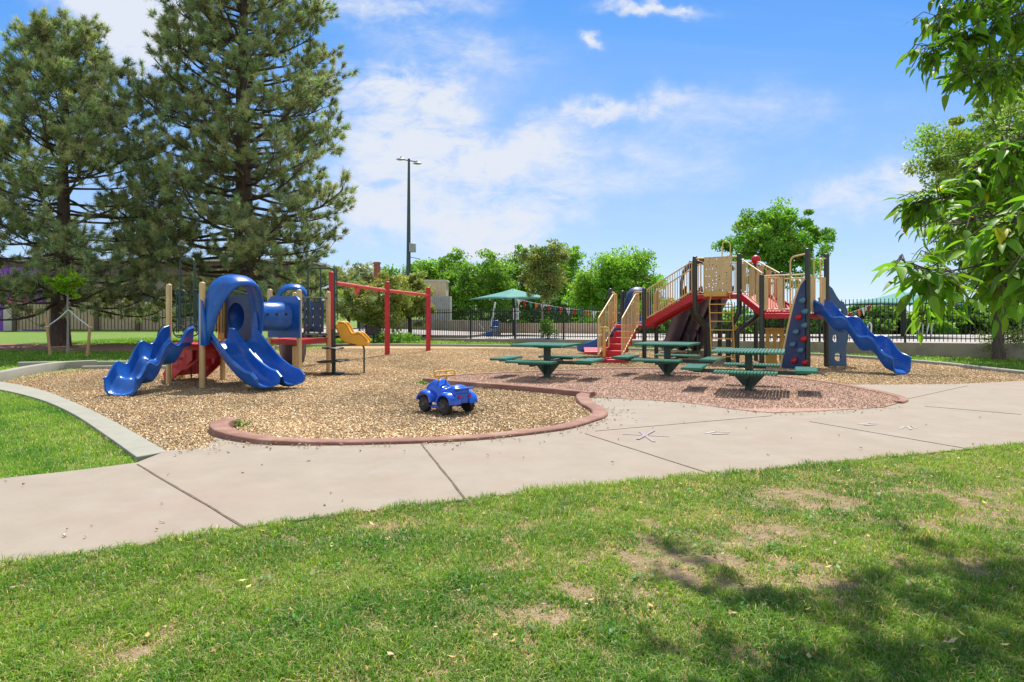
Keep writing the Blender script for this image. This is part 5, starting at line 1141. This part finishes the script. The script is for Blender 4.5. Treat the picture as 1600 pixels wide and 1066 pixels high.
# limbs feeding the hanging twigs
limbs = [[(4.8,5.05,2.7),(4.0,4.2,2.7),(3.0,3.5,2.45),(2.35,3.1,2.15)],[(4.75,5.1,3.6),(3.9,4.3,3.6),(3.1,3.9,3.2),(2.6,3.8,2.95)],[(4.85,5,2.0),(4.0,4.0,2.1),(3.0,3.0,1.9),(2.3,2.7,1.72)]]
for L_ in limbs: tb2.tube(catmull(L_,6), [.05*(1-.75*i/18)+.003 for i in range(19)], 8, caps=False)
TW = [ # upper mass
 ([V3(1700,60,3.7),V3(1600,40,3.5),V3(1520,60,3.4),V3(1440,72,3.3)], .007, 32, .074),
 ([V3(1700,20,3.9),V3(1600,-10,3.7),V3(1520,5,3.6),V3(1460,25,3.5)], .007, 32, .074),
 ([V3(1700,100,3.6),V3(1620,90,3.4),V3(1560,105,3.3),V3(1500,120,3.25)], .007, 32, .074),
 ([V3(1680,-20,3.4),V3(1600,-60,3.4),V3(1530,-40,3.3),V3(1480,-10,3.3)], .007, 32, .074),
 ([V3(1700,60,3.2),V3(1640,70,3.1),V3(1585,95,3.0),V3(1550,115,3.0)], .006, 30, .074),
 # middle mass
 ([V3(1750,250,3.0),V3(1650,230,2.9),V3(1580,240,2.8),V3(1520,262,2.8)], .007, 32, .074),
 ([V3(1750,290,3.1),V3(1650,270,3.0),V3(1550,290,2.9),V3(1470,310,2.8),V3(1440,318,2.8)], .007, 32, .076),
 ([V3(1720,330,2.8),V3(1640,320,2.7),V3(1560,335,2.6),V3(1490,352,2.55)], .007, 32, .076),
 ([V3(1720,210,2.8),V3(1660,200,2.7),V3(1600,215,2.6),V3(1560,232,2.6)], .007, 32, .076),
 ([V3(1720,380,2.6),V3(1640,370,2.5),V3(1570,395,2.4),V3(1550,425,2.4)], .007, 32, .076),
 ([V3(1740,300,2.5),V3(1660,300,2.4),V3(1600,330,2.3),V3(1570,372,2.3)], .007, 32, .076),
 ([V3(1760,360,2.4),V3(1680,360,2.3),V3(1630,385,2.2),V3(1600,430,2.2)], .007, 32, .076),
 ([V3(1740,190,3.3),V3(1660,205,3.2),V3(1600,235,3.1),V3(1545,280,3.0)], .006, 30, .074),
 ([V3(1740,260,3.4),V3(1650,300,3.3),V3(1580,330,3.2),V3(1510,340,3.1)], .006, 30, .074),
 ([V3(1740,420,3.0),V3(1660,410,2.9),V3(1600,420,2.8),V3(1560,455,2.8)], .006, 30, .074),
 ([V3(1740,330,3.6),V3(1650,350,3.5),V3(1590,380,3.4),V3(1530,395,3.3)], .006, 30, .074),
 ([V3(1700,30,4.1),V3(1600,50,4.0),V3(1540,90,3.9),V3(1490,95,3.9)], .006, 30, .074),
 # lowest drooping sprig reaching left
 ([V3(1760,370,2.6),V3(1640,385,2.5),V3(1540,412,2.4),V3(1470,425,2.35),V3(1425,418,2.3)], .006, 0, .10)]
for (pts, r_, dn, L_) in TW:
    if dn: twig(pts, r_, dn*1.7, L_)
    else:
        P = catmull(pts, 8); tb2.tube(P, [r_*(1-.7*i/(len(P)-1)) for i in range(len(P))], 6, caps=False)
for pts, dn in (([V3(1760,230,3.5),V3(1660,225,3.4),V3(1580,250,3.35),V3(1510,275,3.3)],34),([V3(1760,180,3.6),V3(1670,185,3.5),V3(1610,200,3.4),V3(1555,205,3.4)],34),([V3(1760,300,3.7),V3(1660,310,3.6),V3(1570,325,3.5),V3(1480,330,3.5)],34),([V3(1760,350,3.3),V3(1670,350,3.2),V3(1600,365,3.1),V3(1530,375,3.1)],34),([V3(1760,400,3.5),V3(1680,400,3.4),V3(1620,415,3.3),V3(1570,440,3.3)],34),([V3(1740,0,3.6),V3(1650,20,3.5),V3(1580,20,3.4),V3(1500,45,3.4)],34),([V3(1740,80,3.9),V3(1660,95,3.8),V3(1600,115,3.7),V3(1540,120,3.7)],34)):
    twig(pts, .006, dn, .078)
twig([V3(1475,424,2.35),V3(1450,420,2.32),V3(1425,415,2.3),V3(1412,410,2.3)], .003, 75, .085, start=.0)
twig([V3(1490,424,2.35),V3(1470,432,2.3),V3(1455,440,2.3)], .003, 75, .085, start=.0)
# full canopy above the frame (casts the shade on the lawn)
for i in range(52):
    a = rg.uniform(0,2*math.pi); rad = 2.7*math.sqrt(rg.random()); c_ = Vector((4.45+rad*math.cos(a), 5.9+rad*.85*math.sin(a), rg.uniform(4.6,7.2)))
    if c_.z < CAMZ+.47*c_.y+.9 and c_.x < .80*c_.y: c_.z = CAMZ+.47*c_.y+rg.uniform(.95,2.0)
    s0_ = Vector((4.7,5.1,rg.uniform(3.2,5.5))); tb2.tube(catmull([s0_, s0_.lerp(c_,.5)+Vector((0,0,.15)), c_],5), [.028*(1-.8*k_/10)+.003 for k_ in range(11)], 6, caps=False)
    for j in range(5):
        e = c_+Vector((rg.gauss(0,.4),rg.gauss(0,.4),rg.gauss(.05,.25))); twig([c_,c_.lerp(e,.5)+Vector((0,0,.04)),e], .004, 22, .10, start=.1, spread=1.2)
tb2.build('trunk', M['bark'], near, smooth=70)
np_mesh('leaves', np.array([list(p) for p in LV]), np.array(LF), LN, near, np.array(LC), smooth=True); print('near leaves', len(LF)//12)

# ------------------------------------------------------------------ grass blades
def in_poly(px, py, poly):
    poly = np.array(poly); ins = np.zeros(len(px), bool); j = len(poly)-1
    for i in range(len(poly)):
        xi, yi = poly[i]; xj, yj = poly[j]; c_ = ((yi > py) != (yj > py)) & (px < (xj-xi)*(py-yi)/(yj-yi+1e-12)+xi); ins ^= c_; j = i
    return ins
def fbm(x, y, sc, seed, octv=4):
    r_ = np.random.default_rng(seed); o = np.zeros_like(x); amp = 1; tot_ = 0
    for k_ in range(octv):
        for _ in range(5):
            a = r_.uniform(0,2*np.pi); ph = r_.uniform(0,2*np.pi); f_ = sc*(1.9**k_)*r_.uniform(.7,1.35); o += amp*np.sin((x*np.cos(a)+y*np.sin(a))*f_+ph)
        tot_ += amp*5; amp *= .62
    return o/tot_*2.2
def blades(name, label, x, y, hgt, wid, base_z, colf, parent=None, cross=None):
    n_ = len(x); r_ = np.random.default_rng(len(name)+n_); a = r_.uniform(0,2*np.pi,n_); h_ = hgt*r_.uniform(.5,1.25,n_); ln = r_.uniform(.2,1.5,n_)*h_; la_ = r_.uniform(0,2*np.pi,n_)
    wx, wy = np.cos(a)*wid/2, np.sin(a)*wid/2; lx, ly = np.cos(la_)*ln, np.sin(la_)*ln
    b0_ = np.stack([x-wx,y-wy,np.full(n_,base_z)],1); b1_ = np.stack([x+wx,y+wy,np.full(n_,base_z)],1)
    m0 = np.stack([x-wx*.75+lx*.35,y-wy*.75+ly*.35,base_z+h_*.6],1); m1 = np.stack([x+wx*.75+lx*.35,y+wy*.75+ly*.35,base_z+h_*.6],1); tp = np.stack([x+lx,y+ly,base_z+h_*(.98-.38*(ln/h_))],1)
    v_ = np.stack([b0_,b1_,m0,m1,tp],1).reshape(-1,3); i0 = np.arange(n_)[:,None]*5
    f_ = np.concatenate([i0+np.array([[0,1,3]]), i0+np.array([[0,3,2]]), i0+np.array([[2,3,4]])],0)
    o = np_mesh(name, v_, f_, LGR, None, np.repeat(colf,5,0)); tag(o, label, 'grass', kind='stuff'); return o
LGR = leafmat('grass_blade', (1,1,1), .42, .5, .3)
def grass_cols(x, y, seed, dry=.0):
    r_ = np.random.default_rng(seed); n_ = len(x); t = fbm(x,y,1.4,seed)*.5+.5+r_.normal(0,.18,n_)
    g1 = np.array([.08,.22,.022]); g2 = np.array([.25,.38,.045]); st = np.array([.60,.48,.25])
    c_ = g1+(g2-g1)*np.clip(t+.45*fbm(x,y,7.0,seed+40),0,1)[:,None]; dr = (r_.random(n_) < np.clip(dry,0,1))[:,None]
    c_ = np.where(dr, st*r_.uniform(.7,1.2,(n_,1)), c_); return c_*r_.uniform(.75,1.25,(n_,1))
npoly = [(p.x,p.y) for p in near_edge]+[(26,12),(26,-4),(-14,-4)]
edge_arr = np.array([(p.x,p.y) for p in near_edge])
N = 760000; y = 2.2+(rng.random(N)**1.25)*8.2; x = rng.uniform(-1,1,N)*(y*.80+.5); N2 = 330000; y2 = 1.2+rng.random(N2)*10.5; x2 = rng.uniform(-1,1,N2)*(y2*1.1+3.2); o2 = np.abs(x2) > y2*.80+.5; x = np.concatenate([x,x2[o2]]); y = np.concatenate([y,y2[o2]]); k_ = in_poly(x,y,[(px_,py_+.03) for px_,py_ in npoly]); x = x[k_]; y = y[k_]
de = np.interp(x, edge_arr[:,0], edge_arr[:,1])-y      # distance from the concrete edge
bare = .75*fbm(x,y,1.5,5)+.6*fbm(x,y,6.0,6)+.45*fbm(x,y,17.0,7)+.22*np.exp(-(((x-3.2)/1.8)**2+((y-4.6)/1.2)**2)); lush = np.exp(-np.clip(de,0,9)/.55)
dirtc = np.exp(-(((x-4.6)/1.7)**2+((y-5.0)/.9)**2)); dens = np.clip(.95-1.35*np.clip(bare-.17,0,1)+lush*.9-dirtc*.6, .14, 1)
k_ = rng.random(len(x)) < dens; x = x[k_]; y = y[k_]; de = de[k_]; bare = bare[k_]
hg = .042*(1+.5*np.exp(-np.clip(de,0,9)/.35))*(1+.45*np.clip(fbm(x,y,4.0,9),-1,1)+.45*np.clip(fbm(x,y,19.0,10),-1,1)-.5*np.clip(bare,0,1)); hg = np.clip(hg,.014,.12)
blades('grass','thin patchy lawn grass in the foreground before the sidewalk', x, y, hg, .0052, .03, grass_cols(x,y,3,.10+.38*np.clip(bare+.1,0,1)))
# left lawn patch
lpoly = [(p.x,p.y) for p in far_edge_l]+[(p.x,p.y) for p in reversed(strip_out)]+[(-12,10)]
N = 210000; x = rng.uniform(-11,-3.3,N); y = rng.uniform(4.2,12.8,N); k_ = in_poly(x,y,lpoly) & (x > -.80*y-.4); x = x[k_]; y = y[k_]; bare = fbm(x,y,1.9,15)
k_ = rng.random(len(x)) < np.clip(1-.5*np.clip(bare-.2,0,1),.3,1); x = x[k_]; y = y[k_]; bare = bare[k_]
blades('grass','green lawn patch left of the pale concrete strip', x, y, np.full(len(x),.055), .007, 0, grass_cols(x,y,4,.06+.25*np.clip(bare,0,1)))
# strips behind the bed
far_c = np.array([(p.x,p.y) for p in chip_left]); o_ = np.argsort(far_c[:,0])
N = 230000; x = rng.uniform(-21,17.5,N); y = rng.uniform(14.5,38,N)
cx_ = far_c[far_c[:,1] > 0]; front = np.interp(x, far_c[:,0][o_], far_c[:,1][o_]); wall_y = FA.y+(x-FA.x)*(-.73)-.22
k_ = (y > front+.12) & (y < np.where(x > -10, wall_y, 60)) & (np.abs(x) < .8*y) & ~((x < -9) & (y > 25.2) & (y < 30.5)); x = x[k_]; y = y[k_]
k_ = rng.random(len(x)) < np.where(x < -8, 1.0, 1.0); x = x[k_]; y = y[k_]
blades('grass','sunny green grass strip between the wood chips and the retaining wall', x, y, np.full(len(x),.085), .02, 0, grass_cols(x,y,8,.05)*np.array([1.1,1.1,1]))

# ------------------------------------------------------------------ loose wood chips and gravel
def splinters(name, label, x, y, z, ln, wd, palette, m, cat):
    n_ = len(x); r_ = np.random.default_rng(n_); a = r_.uniform(0,2*np.pi,n_); el = r_.normal(0,.28,n_); L_ = ln*r_.uniform(.5,1.4,n_)/2; W_ = wd*r_.uniform(.6,1.3,n_)/2
    d = np.stack([np.cos(a)*np.cos(el),np.sin(a)*np.cos(el),np.sin(el)],1); s_ = np.stack([-np.sin(a),np.cos(a),r_.normal(0,.4,n_)],1); c_ = np.stack([x,y,z+r_.uniform(0,.018,n_)],1)
    up = np.cross(d,s_); v_ = np.stack([c_-d*L_[:,None]-s_*W_[:,None], c_-d*L_[:,None]*.9+s_*W_[:,None]+up*.004, c_+d*L_[:,None]+s_*W_[:,None]*.8, c_+d*L_[:,None]*.95-s_*W_[:,None]*.8+up*.006],1).reshape(-1,3)
    i0 = np.arange(n_)[:,None]*4; f_ = np.concatenate([i0+np.array([[0,2,1]]),i0+np.array([[0,3,2]]),i0+np.array([[0,1,3]]),i0+np.array([[1,2,3]])],0)
    pal = np.array(palette); dark_spots = sum(np.exp(-(((x-a_)/.7)**2+((y-b_)/.55)**2)) for a_, b_ in ((-6.47,11.5),(-4.1,12.3),(8.7,15.4),(-.9,9.7),(-3.98,15.7),(-5.6,13.6)))  # chips darker around slide ends, rider, climber and below the left deck
    cc_ = pal[r_.integers(0,len(pal),n_)]*r_.uniform(.8,1.15,(n_,1))*(1+.22*np.clip(fbm(x,y,.9,31),-1,1)+.12*np.clip(fbm(x,y,4.0,32),-1,1)-.28*np.clip(dark_spots,0,1))[:,None]; o = np_mesh(name, v_, f_, m, None, np.repeat(cc_,4,0)); return tag(o, label, cat, kind='stuff')
N = 760000; y = 7.0+rng.random(N)**1.3*20; x = rng.uniform(-1,1,N)*(y*.78+.3); k_ = in_poly(x,y,cp) & ~in_poly(x,y,pad_poly); x = x[k_]; y = y[k_]
TM = tintmat('wood_chip_pieces', .85)
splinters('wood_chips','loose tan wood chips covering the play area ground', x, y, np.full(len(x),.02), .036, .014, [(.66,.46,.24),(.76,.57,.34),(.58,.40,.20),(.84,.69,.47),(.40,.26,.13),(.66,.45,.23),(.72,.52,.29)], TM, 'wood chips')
N = 90000; x = rng.uniform(-2.5,9,N); y = rng.uniform(10,19,N); k_ = in_poly(x,y,pad_poly); x = x[k_]; y = y[k_]
splinters('gravel','pink crushed gravel scattered on the picnic pad', x, y, np.full(len(x),.052), .018, .014, [(.43,.28,.20),(.48,.325,.24),(.38,.235,.165),(.52,.385,.28),(.45,.32,.20)], TM, 'gravel')
# crumbs on the concrete near the edges
xs = []; ys = []
for p in scurb+pad_near+[G(300,708),G(330,704),G(280,712),G(1330,602),G(1400,603),G(1450,603)]:
    for _ in range(6): xs.append(p[0]+random.gauss(0,.22)); ys.append(p[1]-abs(random.gauss(0,.15)))
for _ in range(70): p = G(random.uniform(0,1600), random.uniform(640,860)); p.x += 0; xs.append(p.x); ys.append(p.y)
xs = np.array(xs); ys = np.array(ys); k_ = in_poly(xs,ys,[(p[0],p[1]) for p in walk_poly]); xs = xs[k_]; ys = ys[k_]
splinters('litter','scattered chips and crumbs on the concrete walk', xs, ys, np.full(len(xs),ZC+.003), .03, .015, [(.48,.35,.2),(.32,.22,.12),(.56,.44,.28),(.40,.28,.15)], TM, 'litter')
# chalk drawings
def chalk(label, strokes, m, wd=.05):
    mb = MB()
    for st_ in strokes:
        P = [G(px_,py_,ZC+.004+.0025*strokes.index(st_)) for px_,py_ in st_]
        for a, b in zip(P[:-1],P[1:]):
            d = (b-a).normalized(); n_ = Vector((-d.y,d.x,0))*wd/2; mb.add([a+n_,b+n_,b-n_,a-n_],[(0,1,2,3)])
    o = mb.build('chalk_mark', m, smooth=None); tag(o, label, 'chalk drawing', 'chalk marks on the concrete')
ch1 = mat('lilac_chalk', (.30,.252,.25), .95, .15, 40); ch2 = mat('white_chalk', (.37,.33,.29), .95, .15, 30)
chalk('faint lilac chalk star on the walk before the middle table', [[(972,678),(1045,682)],[(1000,674),(1022,690)],[(1022,672),(996,686)]], ch1, .04)
chalk('white chalk smudge right of the lilac chalk star', [[(1102,677),(1118,674),(1140,675)],[(1112,678),(1138,677)]], ch2, .05)
chalk('white chalk arrow on the right part of the walk', [[(1342,663),(1358,661),(1372,662)],[(1350,664),(1366,663)]], ch2, .05)
chalk('small white chalk squiggle at the far right of the walk', [[(1405,670),(1412,667),(1424,666),(1432,669)],[(1418,666),(1424,671)]], ch2, .03)

# fallen leaves and broad-leaved weeds in the lawn
n_ = 260; y = rng.uniform(2.7,8.5,n_); x = rng.uniform(-1,1,n_)*y*.75; k_ = in_poly(x,y,npoly); x = x[k_]; y = y[k_]; cen = np.stack([x,y,np.full(len(x),.065)],1)
def flat_leaves(name, label, cat, cen, size, cols_, m):
    n_ = len(cen); a = rng.uniform(0,2*np.pi,n_); t_ = rng.normal(0,.25,n_); d = np.stack([np.cos(a),np.sin(a),t_],1); w_ = np.stack([-np.sin(a),np.cos(a),rng.normal(0,.25,n_)],1); s_ = (size*rng.uniform(.6,1.3,n_))[:,None]
    v_ = np.stack([cen-d*s_*.5, cen+w_*s_*.28, cen+d*s_*.5+np.array([0,0,.006]), cen-w_*s_*.28],1).reshape(-1,3); o = np_mesh(name, v_, np.arange(n_*4).reshape(-1,4), m, None, np.repeat(cols_,4,0)); return tag(o, label, cat, kind='stuff')
pal_ = np.array([(.45,.32,.12),(.55,.45,.15),(.30,.18,.08),(.40,.34,.20)]); flat_leaves('fallen_leaves','small dry leaves lying in the foreground grass','fallen leaves',cen,.035,pal_[rng.integers(0,4,len(cen))],TM)
cs_ = []
for _ in range(150):
    yy = rng.uniform(2.8,8.0); xx = rng.uniform(-1,1)*yy*.75; m_ = int(rng.integers(8,26)); sp_ = rng.uniform(.04,.12); cs_.append(np.stack([xx+rng.normal(0,sp_,m_), yy+rng.normal(0,sp_,m_), rng.uniform(.045,.075,m_)],1))
cs_ = np.concatenate(cs_); k_ = in_poly(cs_[:,0],cs_[:,1],npoly); cs_ = cs_[k_]; flat_leaves('clover','low broad leaved weeds growing in the foreground grass','weeds',cs_,.028,np.array([(.10,.24,.05)])*rng.uniform(.7,1.5,(len(cs_),1)),LGR)
